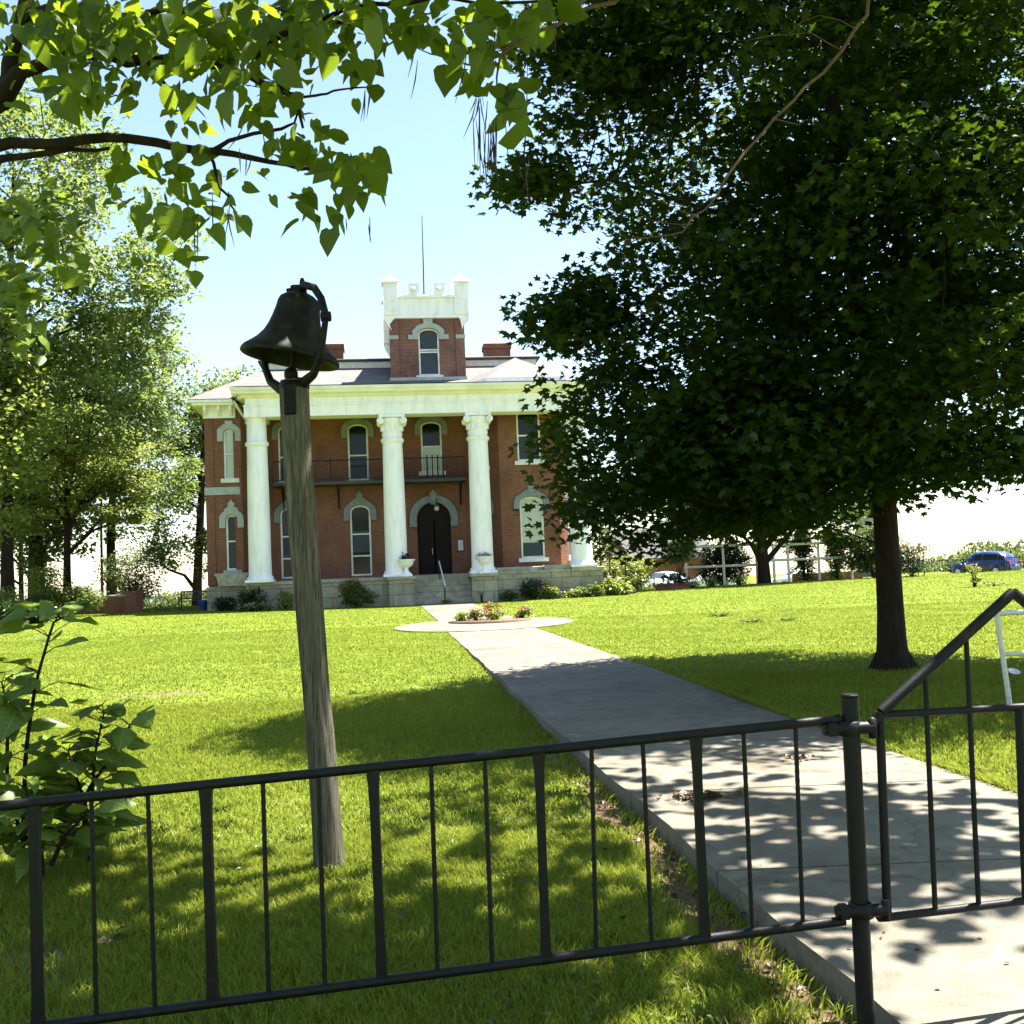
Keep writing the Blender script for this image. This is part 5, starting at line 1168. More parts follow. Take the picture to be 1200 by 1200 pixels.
# bed in the landing
BD = np.array([CX+.15, CY+1.15]); bz = float(zprof(BD[1]))
q = MB(); q.lathe([(0, .05), (1.2, .05), (1.25, .02), (1.25, -.1)], (0, 0, 0), 30); fb = q.build('flower_bed', MT['soil']); fb.location = (BD[0], BD[1], bz+.012); fb.scale = (1, .8, 1); tag(fb, 'round bed of dark soil in the middle of the concrete landing', 'flower bed')
GF = 'small plants in the landing flower bed'
for (dx, dy, r_, h_, mat, bl2, lab) in ((-.85, -.3, .2, .3, 'shrub_yellow', None, 'leftmost low yellowish plant in the round flower bed'), (-.42, -.35, .22, .34, 'shrub_yellow', ('red_bloom', 40, .07, .1), 'low reddish plant second from the left in the round flower bed'),
                                   (.15, -.35, .34, .48, 'shrub_yellow', ('red_bloom', 60, .08, .1), 'largest mounded plant with bronze tips in the round flower bed'), (.05, .5, .2, .5, 'shrub_dark', ('red_bloom', 90, .09, .2), 'tallest dark red topped plant at the back of the round flower bed'), (.95, .2, .26, .36, 'shrub_yellow', ('red_bloom', 40, .07, .1), 'rounded golden plant at the right end of the round flower bed')):
    shrub('bed_plant', lab, 0, 0, [(0, 0, h_*.5, r_, r_, h_*.5)], 16, 26, .13, .085, mat, int(100+dx*50+dy*7), cat='plant', group=GF, blooms=bl2, base=(BD[0]+dx, BD[1]+dy, bz+.05))
shrub('hydrangea_bloom', 'pale dried flower head standing in front of the right stone pier', 0, 0, [(0, 0, .45, .13, .1, .12)], 10, 20, .1, .08, 'white_bloom', 81, cat='plant', base=at_house(1.75, -.25))
shrub('step_weed', 'small tuft of weeds at the foot of the stair handrail', 0, 0, [(0, 0, .1, .3, .12, .1)], 12, 20, .12, .1, 'shrub_yellow', 82, cat='weeds', base=at_house(.1, -.1))
# left side
shrub('juniper_shrub', 'spreading feathery juniper in front of the low brick wall', 75, 49, [(0, 0, .75, 1.8, 1.0, .6), (.8, 0, .95, .9, .7, .55), (-.9, 0, 1.0, .8, .7, .5)], 120, 40, .42, .13, 'shrub', 83)
shrub('hosta_clump', 'dark glossy clump of plants at the foot of the wall on the far left', 28, 44, [(0, 0, .45, 1.3, .7, .42)], 60, 34, .36, .2, 'shrub_dark', 84, blooms=('white_bloom', 30, .09, .3))
shrub('round_bush', 'yellow green bush at the left edge beside the wall', -8, 47, [(0, 0, .8, 1.1, .9, .75)], 60, 36, .4, .13, 'shrub_yellow', 85)
shrub('round_bush', 'bright bush behind the wall between the dark tree and the forked trunk', 56, 54, [(0, 0, 1.3, 1.0, 1.0, 1.3)], 60, 36, .4, .15, 'shrub_yellow', 86)
shrub('ornamental_tree', 'small round grey green ornamental tree behind the end of the brick wall', 152, 53, [(0, 0, 2.0, 1.7, 1.4, 1.45), (.3, 0, 1.0, .9, .9, .8)], 130, 40, .42, .13, 'far_leaf_dark', 87, cat='tree')
# right side
shrub('pink_shrub', 'pink flowering shrub right of the maple trunk at the lawn edge', 1071, 58, [(0, 0, .95, .95, .9, 1.0), (-.7, 0, 1.1, .7, .7, .9)], 90, 40, .36, .13, 'shrub_dark', 88, blooms=('pink_bloom', 260, .12, .5))
shrub('rose_bush', 'small leggy rose bush alone on the right lawn in front of the blue car', 1143, 42, [(0, 0, .62, .25, .2, .2), (-.15, 0, .8, .14, .12, .12), (.05, 0, .3, .2, .15, .25)], 26, 16, .12, .085, 'shrub_yellow', 89, blooms=('pink_bloom', 30, .07, .5))
shrub('lawn_weed', 'low trailing weeds on the lawn right of the small rose bush', 1168, 42, [(0, 0, .12, .6, .2, .12)], 16, 16, .12, .08, 'shrub_yellow', 90, cat='weeds')
shrub('vine_mass', 'big leafy vine mass over the right end of the white trellis beside the maple trunk', 1026, 59, [(-.3, 0, 1.5, 1.4, .7, 1.5), (-1.6, 0, 2.2, 1.1, .6, .6)], 200, 40, .4, .17, 'far_leaf_dark', 91, cat='vine')
shrub('trellis_vine', 'dark column of vine climbing the right trellis, nearest its left end', 944, 60.7, [(0, 0, 1.2, .65, .4, 1.25), (-.3, 0, 2.2, 1.2, .5, .55)], 110, 36, .34, .15, 'shrub_dark', 92, cat='vine', group='vines on the white trellises')
shrub('trellis_vine', 'vine column topped with yellow green shoots in the middle of the right trellis', 982, 60.7, [(0, 0, 1.2, .6, .4, 1.2), (0, 0, 2.5, 1.0, .5, .6)], 110, 36, .34, .15, 'far_leaf_dark', 93, cat='vine', group='vines on the white trellises')
shrub('trellis_vine', 'wide dark vine filling the left trellis under the stout tree', 848, 61.4, [(0, 0, 1.3, 1.7, .4, 1.3)], 200, 40, .36, .15, 'shrub_dark', 94, cat='vine', group='vines on the white trellises')
shrub('small_tree', 'small mop headed tree at the left end of the white trellis', 795, 57, [(0, 0, 1.95, .8, .7, .55), (.5, 0, 2.3, .6, .5, .5)], 70, 38, .34, .15, 'far_leaf_dark', 95, cat='tree')
for (x, lab, s_) in ((812, 'white flowering plant at the foot of the left trellis post', 96), (834, 'pale flowering plant under the left trellis beside the stout trunk', 97), (868, 'pink tinged plant at the foot of the stout dark tree', 98)):
    shrub('border_plant', lab, x, 57, [(0, 0, .3, .35, .25, .3)], 20, 22, .2, .1, 'shrub', s_, cat='plant', blooms=('white_bloom', 60, .09, .2))
for (x, y, Y, lab, s_) in ((842, 711, 30, 'sparse dead looking stalk on the right lawn', 99), (880, 716, 27, 'low weed patch nearest the maple on the right lawn', 120), (925, 715, 27, 'flat leafy weed patch in the middle of the right lawn', 121)):
    shrub('lawn_weed', lab, x, Y, [(0, 0, .06, .35, .15, .06)], 12, 14, .1, .06, 'shrub', s_, cat='weeds')

# urn plants
pa_ = leaf_cloud('planting', MT['dead_leaf'], urn, SIMPLE, [(0, 0, .88), (.1, 0, .95), (-.1, .05, .92)], 40, .2, .9, .13, .5, seed=3)
merge(pa_, leaf_cloud('planting', MT['shrub'], urn, SIMPLE, [(0, 0, .86)], 60, .25, .8, .12, .5, seed=4))
pa_ = leaf_cloud('planting', MT['white_bloom'], urn2, SIMPLE, [(0, 0, .9), (.2, 0, .9), (-.2, .05, .9)], 40, .18, .7, .12, .7, seed=5)
merge(pa_, leaf_cloud('planting', MT['shrub'], urn2, SIMPLE, [(0, 0, .82), (.2, 0, .8), (-.2, .05, .8)], 20, .2, .6, .11, .7, seed=6))

# ---------------------------------------------------------------- left wall, bench, bicycle
wz = float(ground_z(at(130, 700, 51)[0], 51))
a0, a1 = gat(104, 51.5), gat(150, 51.0)
bw = empty('brick_wall', ((a0+a1)/2), math.atan2(a1[1]-a0[1], a1[0]-a0[0]), 'low red brick garden wall with a pale cap and end pier left of the mansion', 'wall'); bw['kind'] = 'thing'
L = np.linalg.norm(a1-a0)
q = MB(); q.box(-L/2-.6, L/2, -.12, .12, -.3, .78); q.build('wall_run', MT['brick'], bw)
q = MB(); q.box(-L/2-.65, L/2-.03, -.18, .18, .783, .88, .02); q.build('cap', MT['coping'], bw)
q = MB(); q.box(L/2, L/2+.62, -.30, .30, -.3, .95); q.box(L/2-.02, L/2+.64, -.32, .32, .953, 1.03, .02); q.build('end_pier', MT['brick'], bw)
a0, a1 = gat(12, 51.5), gat(50, 51.8)
bw = empty('brick_wall', ((a0+a1)/2), math.atan2(a1[1]-a0[1], a1[0]-a0[0]), 'dark shaded piece of low brick wall with a pale pier cap at the far left', 'wall'); bw['kind'] = 'thing'
L = np.linalg.norm(a1-a0)
q = MB(); q.box(-L/2+.5, L/2+.5, -.12, .12, -.3, .62); q.build('wall_run', MT['brick_dark'], bw)
q = MB(); q.box(-L/2+.5, L/2+.5, -.17, .17, .623, .72, .02); q.build('cap', MT['coping'], bw)
q = MB(); q.box(-L/2-.1, L/2*0-.25, -.28, .28, -.3, .66); q.box(-L/2-.16, -.2, -.34, .34, .663, .80, .02); q.build('pier', MT['brick_dark'], bw)
p = gat(229, 53)
be = empty('garden_bench', p, rad(4), 'dark slatted garden bench standing at the left corner of the mansion', 'bench')
q = MB()
for k in range(5): q.box(-.75, .75, -.25+.1*k, -.17+.1*k, .43, .46)
q.build('seat', MT['dark_trim'], be)
q = MB(); q.box(-.78, .78, .24, .28, .86, .94); q.box(-.78, .78, .24, .28, .52, .58)
for k in range(20): q.box(-.75+.077*k, -.72+.077*k, .245, .275, .58, .86)
q.build('backrest', MT['dark_trim'], be)
for x in (-.75, .75):
    q = MB(); q.box(x-.03, x+.03, -.26, -.20, 0, .66); q.box(x-.03, x+.03, .24, .30, 0, .9); q.box(x-.035, x+.035, -.3, .27, .63, .68); q.build('end_frame', MT['dark_trim'], be)
MT['blue'] = plain('blue_plastic', (.03, .14, .55), (.02, .1, .42), 3, .35)
p = gat(241.5, 52.5)
bk = empty('blue_bucket', p+np.array([0, -.5, 0]), 0, 'bright blue bucket beside the dark bench', 'bucket')
q = MB(); q.lathe([(0, 0), (.17, 0), (.22, .42), (.235, .43), (.235, .46), (.20, .46), (.16, .05), (0, .05)], n=20); q.build('pail', MT['blue'], bk)
q = MB(); q.tube([(.22*math.cos(a), .0, .43-.20*math.sin(a)) for a in np.linspace(0, math.pi, 9)], .008, 6); q.build('handle', MT['steel'], bk)
p = gat(177, 52.5)
bc = empty('bicycle', p, rad(35), 'white bicycle with dark saddle parked beside the end of the brick wall', 'bicycle')
for x in (-.52, .52):
    q = MB(); q.tube([(x+.33*math.cos(a), 0, .34+.33*math.sin(a)) for a in np.linspace(0, 2*math.pi, 25)], .024, 6, caps=False)
    for k in range(10): q.tube([(x, 0, .34), (x+.32*math.cos(k*.628), 0, .34+.32*math.sin(k*.628))], .004, 3, caps=False)
    q.build('wheel', MT['dark_trim'], bc)
q = MB(); 
for a_, b_ in (((-.52, 0, .34), (-.05, 0, .3)), ((-.52, 0, .34), (-.2, 0, .82)), ((-.2, 0, .82), (-.05, 0, .3)), ((-.05, 0, .3), (.38, 0, .78)), ((-.19, 0, .78), (.36, 0, .82)), ((.52, 0, .34), (.34, 0, .95))): q.tube([a_, b_], .028, 6)
q.build('frame', MT['steel'], bc)
q = MB(); q.tube([(.30, -.28, 1.0), (.34, -.1, 1.04), (.34, .1, 1.04), (.30, .28, 1.0)], .02, 6); q.build('handlebar', MT['dark_trim'], bc)
q = MB(); q.lathe([(0, 0), (.13, .02), (.12, .08), (0, .09)], (-.22, 0, .84), 10); q.build('saddle', MT['dark_trim'], bc)
q = MB(); q.box(-.62, -.30, -.14, .14, .66, .90, .02); q.build('basket', MT['dark_trim'], bc)

# ---------------------------------------------------------------- right background: cars, outbuilding, trellises, silo, far fence
def make_car(name, label, loc, rz, paint, retro=False, length=4.3):
    r_ = empty(name, loc, rz, label, 'car'); hl = length/2; W = .86
    # x forward; stations: (x, half width, z shoulder, z roof, roof half width)
    if retro: st_ = [(-hl, .62, .70, .70, .5), (-hl+.06, .80, .92, .93, .6), (-hl+.35, .86, .98, 1.32, .58), (-hl+.75, .86, .98, 1.56, .60), (-.35, .86, .98, 1.62, .62), (.25, .86, .98, 1.58, .60), (.62, .85, .98, 1.36, .58), (1.05, .80, .98, 1.0, .6), (1.5, .74, .92, .94, .42), (hl-.12, .62, .80, .82, .30), (hl, .48, .62, .62, .25)]
    else: st_ = [(-hl, .70, .72, .72, .6), (-hl+.08, .82, .92, .93, .7), (-hl+.55, .85, .95, .98, .7), (-hl+1.0, .86, .95, 1.36, .60), (-.3, .86, .95, 1.45, .62), (.35, .86, .94, 1.40, .60), (1.0, .85, .93, .97, .66), (1.7, .82, .86, .88, .6), (hl-.08, .74, .72, .73, .5), (hl, .6, .58, .58, .45)]
    q = MB(); rows = []
    for (x, w, zs, zr, rw) in st_:
        zb = .26; rows.append([(x, -w*.92, zb), (x, -w, .5), (x, -w*.99, (zs+.5)/2+.05), (x, -w*.95, zs), (x, -(w*.95+rw)/2, (zs+zr)/2), (x, -rw, zr-.04), (x, 0, zr+.02), (x, rw, zr-.04), (x, (w*.95+rw)/2, (zs+zr)/2), (x, w*.95, zs), (x, w*.99, (zs+.5)/2+.05), (x, w, .5), (x, w*.92, zb)])
    n = 13; vs = [p for r in rows for p in r]; fs = [(i*n+k, i*n+k+1, (i+1)*n+k+1, (i+1)*n+k) for i in range(len(rows)-1) for k in range(n-1)]
    q.add(vs, fs, True); q.add(rows[0], [tuple(range(n))]); q.add(rows[-1], [tuple(range(n))[::-1]])
    if retro:
        for sx in (-1.28, 1.32):
            for sy in (-1, 1): q.lathe([(0, -.10), (.44, -.10), (.47, -.02), (.44, .08), (.2, .12), (0, .12)], (sx, sy*.80, .46), 20, ax=np.array([[1, 0, 0], [0, 0, 1.*sy], [0, 1., 0]]))
    q.build('body', paint, r_)
    # glass
    cab = [s for s in st_ if s[3]-s[2] > .25]
    for sy in (-1, 1):
        for (sa, sb) in zip(cab[:-1], cab[1:]):
            q = MB(); P = []
            for (s, f0) in ((sa, .05), (sb, .95)):
                x = sa[0]+(sb[0]-sa[0])*f0; zs = sa[2]+(sb[2]-sa[2])*f0; zr = sa[3]+(sb[3]-sa[3])*f0; w = .95*(sa[1]+(sb[1]-sa[1])*f0); rw = sa[4]+(sb[4]-sa[4])*f0
                for g_ in (.12, .80): P.append((x, sy*(w+(rw-w)*g_*.98+.014), zs+(zr-.04-zs)*g_))
            q.add(P, [(0, 2, 3, 1)]); q.build('side_window', MT['glass'], r_)
    i0 = st_.index(cab[0]); i1 = st_.index(cab[-1])
    for (sa, sb, nm, dx) in ((st_[i0-1], st_[i0+(1 if retro else 0)], 'rear_window', -.03), (st_[i1], st_[i1+1], 'windscreen', .03)):
        q = MB(); f0, f1 = (.35, .92) if nm == 'rear_window' else (.12, .85); P = []
        for f_ in (f0, f1):
            x = sa[0]+(sb[0]-sa[0])*f_; zr = sa[3]+(sb[3]-sa[3])*f_; rw = (sa[4]+(sb[4]-sa[4])*f_)*.92
            P += [(x+dx, -rw, zr+.01), (x+dx, rw, zr+.01)]
        q.add(P, [(0, 1, 3, 2)]); q.build(nm, MT['screen'], r_)
    for sx in (-1.28, 1.32):
        for sy in (-1, 1):
            q = MB(); A = np.array([[1, 0, 0], [0, 0, 1.], [0, 1., 0]]); q.lathe([(.18, -.1), (.32, -.1), (.33, -.06), (.33, .06), (.32, .1), (.18, .1)], (sx, sy*.82, .33), 20, ax=A); wh = q.build('wheel', MT['dark_trim'], r_)
            q = MB(); q.lathe([(0, .104), (.19, .10), (.2, .06)], (sx, sy*.82, .33), 14, ax=np.array([[1, 0, 0], [0, 0, 1.*sy], [0, 1.*sy, 0]])); q.lathe([(0, .13), (.17, .118), (.2, .09)], (sx, sy*.82, .33), 14, ax=np.array([[1, 0, 0], [0, 0, sy*1.], [0, 1., 0]])); q.build('rim', MT['steel'], wh)
    for sy in (-1, 1):
        q = MB(); q.box(-hl-.01, -hl+.12, sy*.66-.09, sy*.66+.09, .72, .95, .03); q.build('tail_light', MT['tail'], r_)
        q = MB(); q.box(hl-.14, hl+.005, sy*.50-.1, sy*.50+.1, .60, .73, .03); q.build('headlight', MT['glass'], r_)
    q = MB(); q.box(-hl-.08, -hl+.1, -.74, .74, .38, .56, .04); q.build('bumper', paint, r_)
    q = MB(); q.box(hl-.1, hl+.07, -.68, .68, .34, .52, .04); q.build('bumper', paint, r_)
    q = MB(); q.box(-hl-.09, -hl-.08, -.25, .25, .60, .72); q.build('licence_plate', MT['plaque'], r_)
    return r_
def paint(name, c, metal=.3): return plain(name, c, tuple(q*.92 for q in c), 2., .28, 0, 0, metal=metal, coat=.6)
MT['tail'] = plain('tail_light_red', (.45, .02, .03), (.4, .02, .03), 3, .2)
MT['car_blue'] = paint('dark_blue_paint', (.012, .03, .13)); MT['car_silver'] = paint('silver_paint', (.55, .62, .68), .5); MT['car_white'] = paint('white_car_paint', (.78, .79, .8), 0)
p = gat(1155, 71); make_car('parked_car', 'dark blue rounded retro wagon parked beyond the right lawn', p+np.array([0, 0, -.02]), rad(128), MT['car_blue'], True)
p = gat(778, 74); make_car('parked_car', 'silver car parked by the brick outbuilding, left of the trellises', (p[0], p[1], .0), rad(232), MT['car_silver'])
p = gat(938, 80); make_car('parked_car', 'white car seen through the bars of the right trellis', (p[0], p[1], -.25), rad(182), MT['car_white'])
p = gat(828, 82); make_car('parked_car', 'white car partly hidden behind the left trellis vine', (p[0], p[1], -.25), rad(175), MT['car_white'])
# outbuilding
p = gat(765, 92)
ob = empty('brick_outbuilding', (p[0], p[1], -.05), rad(-6), 'small brick outbuilding with a steep grey roof behind the side bush', 'building')
q = MB(); q.box(-3.4, 4.6, -2.2, 2.6, 0, 2.6); 
q.add([(-3.4, -2.2, 2.6), (-3.4, 2.6, 2.6), (-3.4, .2, 5.0)], [(0, 1, 2)]); q.add([(4.6, -2.2, 2.6), (4.6, 2.6, 2.6), (4.6, .2, 5.0)], [(0, 2, 1)])
q.prism([(-3.75, 2.3), (-2.2, 2.3), (-2.2, 3.3), (-2.98, 4.3), (-3.75, 3.3)], (-2.5, -2.1), (0, 0, 0)); q.build('wall', MT['brick'], ob)
q = MB(); q.prism([(-2.5, 2.45), (.2, 5.05), (2.9, 2.45), (2.9, 2.65), (.2, 5.27), (-2.5, 2.65)], (-3.6, 4.8), (0, 0, 0), (0, 1, 0), (0, 0, 1), (1, 0, 0))
q.prism([(-4.1, 2.9), (-2.98, 4.62), (-1.86, 2.9), (-1.86, 2.7), (-2.98, 4.4), (-4.1, 2.7)], (-2.75, 0), (0, 0, 0)); q.build('roof', MT['roof'], ob)
q = MB(); q.box(-3.25, -2.75, -2.54, -2.48, 2.7, 3.5); q.build('window', MT['sash'], ob)
# low brick planter
p = gat(788, 57); pl2 = empty('brick_planter', p, 0, 'low red brick planter with spiky plant in front of the silver car', 'planter')
q = MB(); q.box(-.95, .95, -.25, .25, -.2, .24); q.box(-1.0, 1.0, -.3, .3, .243, .32, .02); q.build('box', MT['brick'], pl2)
leaf_cloud('planting', MT['shrub_dark'], pl2, QUAD, [(0.2, 0, .45), (.1, 0, .5), (-.3, 0, .45), (.7, 0, .4)], 30, .3, 1., .3, .3, seed=131)
# silo
p = gat(1019, 150); si = empty('concrete_silo', (p[0]+1.2, p[1], -1.2), 0, 'tall pale grey concrete silo far off behind the maple trunk', 'silo')
q = MB(); q.lathe([(2.6, 0), (2.6, 13)], n=32); 
for k in range(12): q.lathe([(2.6, .5+k*1.05), (2.64, .55+k*1.05), (2.64, .65+k*1.05), (2.6, .7+k*1.05)], n=32)
q.build('barrel', MT['coping'], si)
q = MB(); q.lathe([(2.75, 13), (2.4, 14), (1.5, 14.9), (0, 15.3)], n=32); q.build('dome', MT['roof'], si)
# trellises
def trellis(label, posts, Y, zt, z2, ext):
    P0 = gat(posts[0], Y); r_ = empty('garden_trellis', P0, 0, label, 'trellis', 'white pipe trellises'); O = np.array(r_.location)
    pts = []
    for x in posts:
        g = gat(x, Y)-O; pts.append(g); q = MB(); q.tube([g+np.array([0, 0, -.3]), (g[0], g[1], zt+.06)], .075, 8); q.build('post', MT['steel'], r_)
    for z in (zt, z2):
        q = MB(); q.tube([(pts[0][0]-ext, pts[0][1], z), (pts[-1][0]+ext, pts[-1][1], z)], .075, 8); q.build('rail', MT['steel'], r_)
trellis('white pipe trellis under the stout dark tree, the left of the two', [806, 850, 889], 60.5, 2.25, 1.1, .1)
trellis('white pipe trellis right of the stout dark trunk, the right of the two', [909, 926, 962, 1000], 60, 2.1, 1.25, .3)
p0_, p1_ = gat(930, 63), gat(1012, 63)
lw = empty('low_brick_wall', (p0_+p1_)/2, 0, 'low reddish brick wall behind the right white trellis', 'wall'); lw['kind'] = 'thing'; hl_ = (p1_[0]-p0_[0])/2
q = MB(); q.box(-hl_, hl_, -.12, .12, -.6, .42); q.build('wall_run', MT['brick_dark'], lw)
q = MB(); q.box(-hl_-.03, hl_+.03, -.16, .16, .423, .50, .015); q.build('cap', MT['coping'], lw)
# far iron fence
A_, B_ = gat(1085, 68), gat(1330, 66); A_[2] = .28; B_[2] = .30
ff = empty('picket_fence', A_, math.atan2(B_[1]-A_[1], B_[0]-A_[0]), 'thin black iron picket fence along the far edge of the right lawn', 'fence'); L = np.linalg.norm((B_-A_)[:2])
q = MB(); q.box(0, L, -.015, .015, 1.12, 1.16); q.box(0, L, -.015, .015, .16, .20); q.build('rail', MT['iron'], ff)
q = MB()
for k in range(int(L/.16)): q.box(k*.16-.009, k*.16+.009, -.01, .01, 0, 1.2)
tag(q.build('picket', MT['iron'], ff), kind='stuff')
for k in range(0, int(L/2.4)+1): q = MB(); q.box(k*2.4-.035, k*2.4+.035, -.04, .04, -.3, 1.3, .01); q.build('post', MT['iron'], ff)
# far woods and corn
def far_mass(name, label, pts, mat, size, R, per, seed):
    C = np.array(pts); g = np.random.default_rng(seed); Q = np.repeat(C, per, axis=0); Q = Q+g.normal(size=Q.shape)*np.array([R, R, R*.6]); n = len(Q)
    V = leaf_verts(QUAD[0], Q, g.normal(size=(n, 3))+np.array([0, -.2, .6]), g.normal(size=(n, 3)), size*(.6+.8*g.random(n)))
    o = fast_mesh(name, V, QUAD[1], n, 4, MT[mat]); return tag(o, label, kind='stuff')
g = np.random.default_rng(77); pts = []
for k in range(420):
    x = g.uniform(1075, 1500); Y = g.uniform(215, 300); p = at(x, 660, Y); zg = float(ground_z(p[0], Y)); hgt = 3.0+1.6*math.sin(x*.045)+1.0*math.sin(x*.11+1)+(1.8 if x > 1160 else 0)
    pts.append((p[0], Y, zg+g.uniform(0, max(1.5, hgt))))
far_mass('far_woodland', 'hazy green line of woods far beyond the right lawn', pts, 'far_leaf_dark', .9, 1.1, 34, 5)
pts = [(g.uniform(-75, -18), g.uniform(94, 112), 0) for _ in range(1400)]; pts = [(a, b_, float(ground_z(a, b_))+g.uniform(.1, .85)) for a, b_, _ in pts]
far_mass('corn_field', 'strip of pale green corn beyond the left end of the mansion', pts, 'corn', .5, .35, 14, 6)

# ---------------------------------------------------------------- white pipe frame and small things on the ground
Yw = 10.6; w0 = at(1182, 829, Yw); zg = float(ground_z(w0[0], Yw))
wf = empty('pipe_stand', (w0[0], Yw, zg), 0, 'white painted pipe frame standing on the lawn behind the gate', 'stand'); O = np.array(wf.location)
tl_, bl3 = at(1168, 719, Yw)-O, np.array([0.02, 0, -.05]); tr3 = at(1240, 715, Yw)-O; br3 = np.array([tr3[0]-tl_[0]+.02, 0, -.05])
q = MB(); q.tube([bl3, tl_], .026, 10); q.build('upright', MT['steel'], wf)
q = MB(); q.tube([br3, tr3], .026, 10); q.build('upright', MT['steel'], wf)
q = MB(); q.tube([tl_-np.array([.02, 0, 0]), tr3+np.array([.02, 0, 0])], .026, 10); q.build('top_bar', MT['steel'], wf)
m0 = at(1174, 767, Yw)-O; q = MB(); q.tube([m0, m0+(tr3-tl_)], .022, 10); q.build('middle_bar', MT['steel'], wf)
p = at(1187, 783, 13.3); pz_ = float(ground_z(p[0], 13.3))
q = MB(); q.lathe([(0, .015), (.05, .016), (.06, .03), (.075, .035), (.06, .012), (0, .0)], (0, 0, 0), 18); dsk = q.build('white_dish', MT['white']); dsk.location = (p[0], 13.3, pz_+.05); dsk.rotation_euler = (rad(25), 0, .3); tag(dsk, 'small white dish lying in the shaded grass behind the white frame', 'dish')
def litter(label, x, y, rx, ry, n, seed):
    b = at(x, y, 1); t = (0.0-EYE)/(b[2]-EYE); Y = t; c = at(x, y, Y); z = float(zprof(c[1])) if c[0] > PATH_A+PATH_S*c[1] else float(ground_z(c[0], c[1]))+.03
    g = np.random.default_rng(seed); P = np.stack([g.normal(size=n)*rx*.5, g.normal(size=n)*ry*.5, .008+abs(g.normal(size=n))*.012], 1)
    nr = g.normal(size=(n, 3))*.35; nr[:, 2] = 1
    V = leaf_verts(SIMPLE[0], P, nr, g.normal(size=(n, 3)), .05*(.5+g.random(n)))
    o = fast_mesh('dead_leaf_pile', V, SIMPLE[1], n, 5, MT['dead_leaf']); o.location = (c[0], c[1], z); return tag(o, label, 'leaf pile', 'small piles of dead leaves', 'stuff')
litter('brown pile of dead leaves in the middle of the near concrete path', 822, 935, .22, .12, 130, 1)
litter('smaller scatter of dead leaves on the path near the gate post', 934, 889, .16, .10, 40, 2)
litter('curled brown leaves on the shaded grass at the lower left behind the fence', 140, 1064, .10, .06, 16, 3)
tg = at(470, 1082, 1); t_ = (-.13-EYE)/(tg[2]-EYE); c = at(470, 1082, t_)
q = MB(); q.tube([(-.05, -.05, .02), (.0, .0, .045), (.06, .05, .05)], [.004, .004, .002], 5); tw_ = q.build('fallen_twig', MT['twig']); tw_.location = tuple(c); tag(tw_, 'pale broken twig lying in the grass behind the fence', 'twig')
g = np.random.default_rng(91)
n = 260; Yd = g.uniform(3.6, 16, n); Xd = PATH_A+PATH_S*Yd+g.uniform(.03, 2.3, n); nr = g.normal(size=(n, 3))*.2; nr[:, 2] = 1
V = leaf_verts(SIMPLE[0], np.stack([Xd, Yd, zprof(Yd)+.004], 1), nr, g.normal(size=(n, 3)), .022*(.4+g.random(n)))
tag(fast_mesh('path_debris', V, SIMPLE[1], n, 5, MT['dead_leaf']), 'tiny scattered leaf bits on the concrete path', kind='stuff')

g = np.random.default_rng(92); n = 800; Yd = g.uniform(2.6, 9, n); Xd = PATH_A+PATH_S*Yd-.03-np.abs(g.normal(size=n))*.45; nr = g.normal(size=(n, 3))*.5; nr[:, 2] = 1
V = leaf_verts(SIMPLE[0], np.stack([Xd, Yd, ground_z(Xd, Yd)+.012+.02*g.random(n)], 1), nr, g.normal(size=(n, 3)), .045*(.35+g.random(n)))
tag(fast_mesh('lawn_litter', V, SIMPLE[1], n, 5, MT['dead_leaf']), 'brown leaf bits lying in the grass and soil along the path edge', kind='stuff')
# ---------------------------------------------------------------- grass
def blades(n, Y0, Y1, h, w, seed, pw=1.0, margin=2.0):
    g = np.random.default_rng(seed)
    Y = Y0+(Y1-Y0)*g.random(n)**pw; X = (g.random(n)*2-1)*(.53*Y+margin)
    d = X-(PATH_A+PATH_S*Y)
    keep = ~((d > -.015) & (d < PATH_W+.01) & (Y < 51))
    keep &= (X-CX)**2+(Y-CY)**2 > (CRD+.02)**2
    rel = np.stack([X, Y], 1)-HO[:2]; u_, v_ = rel@HR[:2], rel@HA[:2]
    keep &= ~((u_ > -11.2) & (u_ < 8) & (v_ > .3))
    da = dirt_amount(X, Y)+.25*np.sin(X*7+3*np.sin(Y*5))*np.sin(Y*6+2*np.sin(X*4))
    keep &= g.random(n) > np.clip(da*1.55-.12, 0, .97)
    X, Y = X[keep], Y[keep]; n = len(X); Z = ground_z(X, Y)-.004
    pn = .5+.5*np.sin(X*2.3+1.7*np.sin(Y*1.9))*np.sin(Y*2.7+1.3*np.sin(X*2.1))
    H_ = h*(.45+.5*g.random(n)+.55*pn*g.random(n)); W_ = w*(.7+.6*g.random(n))
    a = g.random(n)*2*math.pi; sx, sy = np.cos(a), np.sin(a); la = g.random(n)*2*math.pi; le = H_*(.25+.75*g.random(n)); lx, ly = np.cos(la)*le, np.sin(la)*le
    V = np.empty((n, 5, 3))
    V[:, 0] = np.stack([X-sx*W_, Y-sy*W_, Z], 1); V[:, 1] = np.stack([X+sx*W_, Y+sy*W_, Z], 1)
    V[:, 2] = np.stack([X+lx*.35+sx*W_*.8, Y+ly*.35+sy*W_*.8, Z+H_*.6], 1); V[:, 3] = np.stack([X+lx*.35-sx*W_*.8, Y+ly*.35-sy*W_*.8, Z+H_*.6], 1)
    V[:, 4] = np.stack([X+lx, Y+ly, Z+H_], 1)
    return V
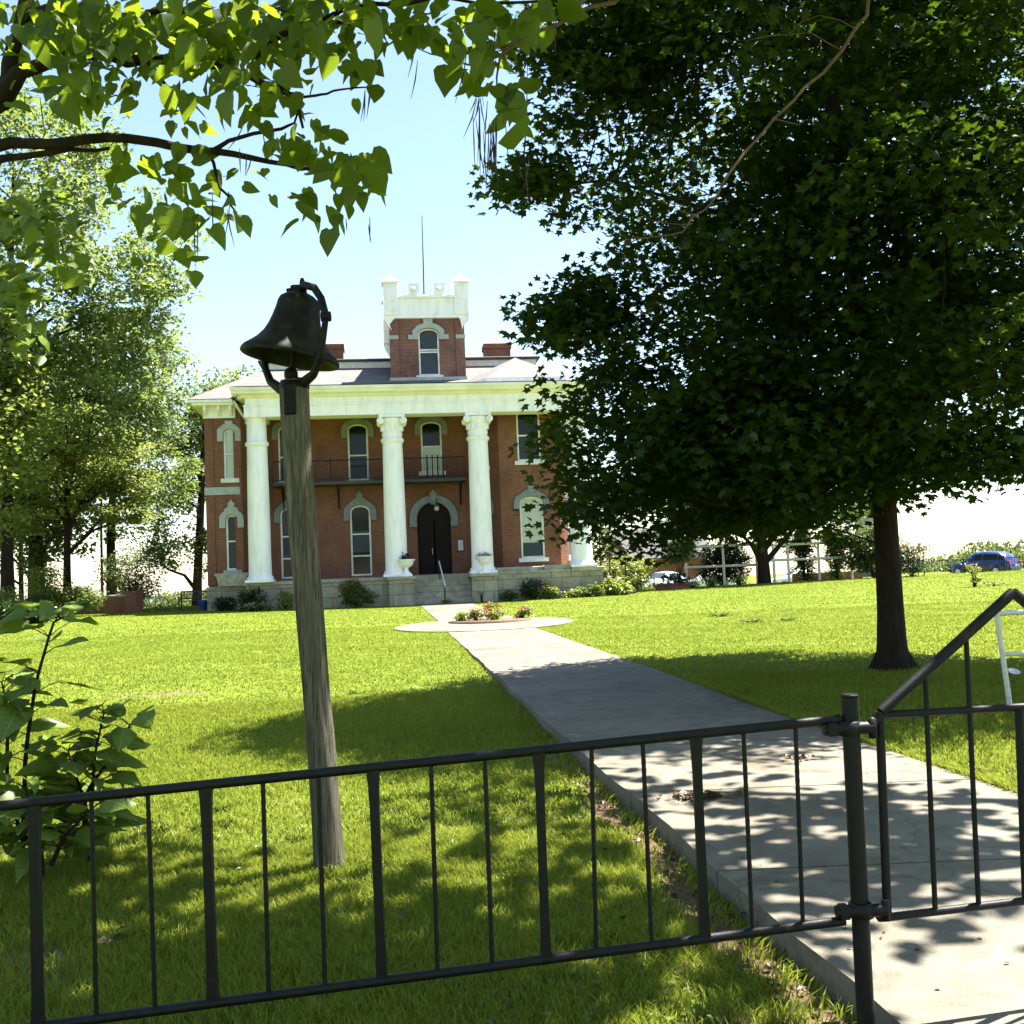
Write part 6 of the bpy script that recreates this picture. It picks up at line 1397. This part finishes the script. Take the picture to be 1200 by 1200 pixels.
VV = np.concatenate([blades(360000, 2.3, 7, .068, .0029, 1, .8), blades(245000, 6.5, 15, .060, .0050, 2, .85), blades(190000, 14, 32, .045, .0085, 3, .85), blades(120000, 31, 60, .036, .017, 4, .9)])
def edge_blades(n, seed):
    g = np.random.default_rng(seed); Y = 2.6+11*g.random(n)**1.2; right = g.random(n) < .78
    X = PATH_A+PATH_S*Y+np.where(right, PATH_W+.0+.10*g.random(n), -.02-.12*g.random(n)); kp = g.random(n) < .35+.65*(np.sin(Y*3.7+right*2)*np.sin(Y*1.3) > -.1); X, Y, right = X[kp], Y[kp], right[kp]; n = len(X)
    Z = ground_z(X, Y)-.005; H_ = .035+.06*g.random(n); W_ = .0022+.0012*g.random(n)+.0002*Y; a = g.random(n)*6.28; lx = np.where(right, -1, 1)*H_*(.2+.9*g.random(n)); ly = H_*g.normal(size=n)*.5
    sx, sy = np.cos(a)*W_, np.sin(a)*W_; V = np.empty((n, 5, 3))
    V[:, 0] = np.stack([X-sx, Y-sy, Z], 1); V[:, 1] = np.stack([X+sx, Y+sy, Z], 1); V[:, 2] = np.stack([X+lx*.35+sx, Y+ly*.35+sy, Z+H_*.65], 1); V[:, 3] = np.stack([X+lx*.35-sx, Y+ly*.35-sy, Z+H_*.65], 1); V[:, 4] = np.stack([X+lx, Y+ly, Z+H_*.95], 1)
    return V
VV = np.concatenate([VV, edge_blades(7000, 8)])
ob_g = fast_mesh('grass', VV.reshape(-1, 3), [(0, 1, 2, 3), (3, 2, 4)], len(VV), 5, MT['grass']); tag(ob_g, 'short sunlit lawn grass on both sides of the path', kind='stuff')
VV = blades(16000, 2.3, 8, .05, .0026, 5, .9)
tag(fast_mesh('dry_grass', VV.reshape(-1, 3), [(0, 1, 2, 3), (3, 2, 4)], len(VV), 5, MT['dry_grass']), 'scattered straw coloured dry grass in the near lawn', kind='stuff')
g = np.random.default_rng(17); n = 5200; Y = 2.5+5.5*g.random(n); X = (g.random(n)*2-1)*(.53*Y+.4); d = X-(PATH_A+PATH_S*Y); k = ~((d > -.05) & (d < PATH_W+.05)) & (np.sin(X*3.1+Y)*np.sin(Y*2.7-X) > .05); X, Y = X[k], Y[k]; n = len(X)
nr = g.normal(size=(n, 3))*.4; nr[:, 2] = 1
V = leaf_verts(SIMPLE[0], np.stack([X, Y, ground_z(X, Y)+.02+.03*g.random(n)], 1), nr, g.normal(size=(n, 3)), .032*(.5+g.random(n)))
tag(fast_mesh('clover', V, SIMPLE[1], n, 5, MT['shrub']), 'small broad leaved weeds mixed into the near grass', kind='stuff')
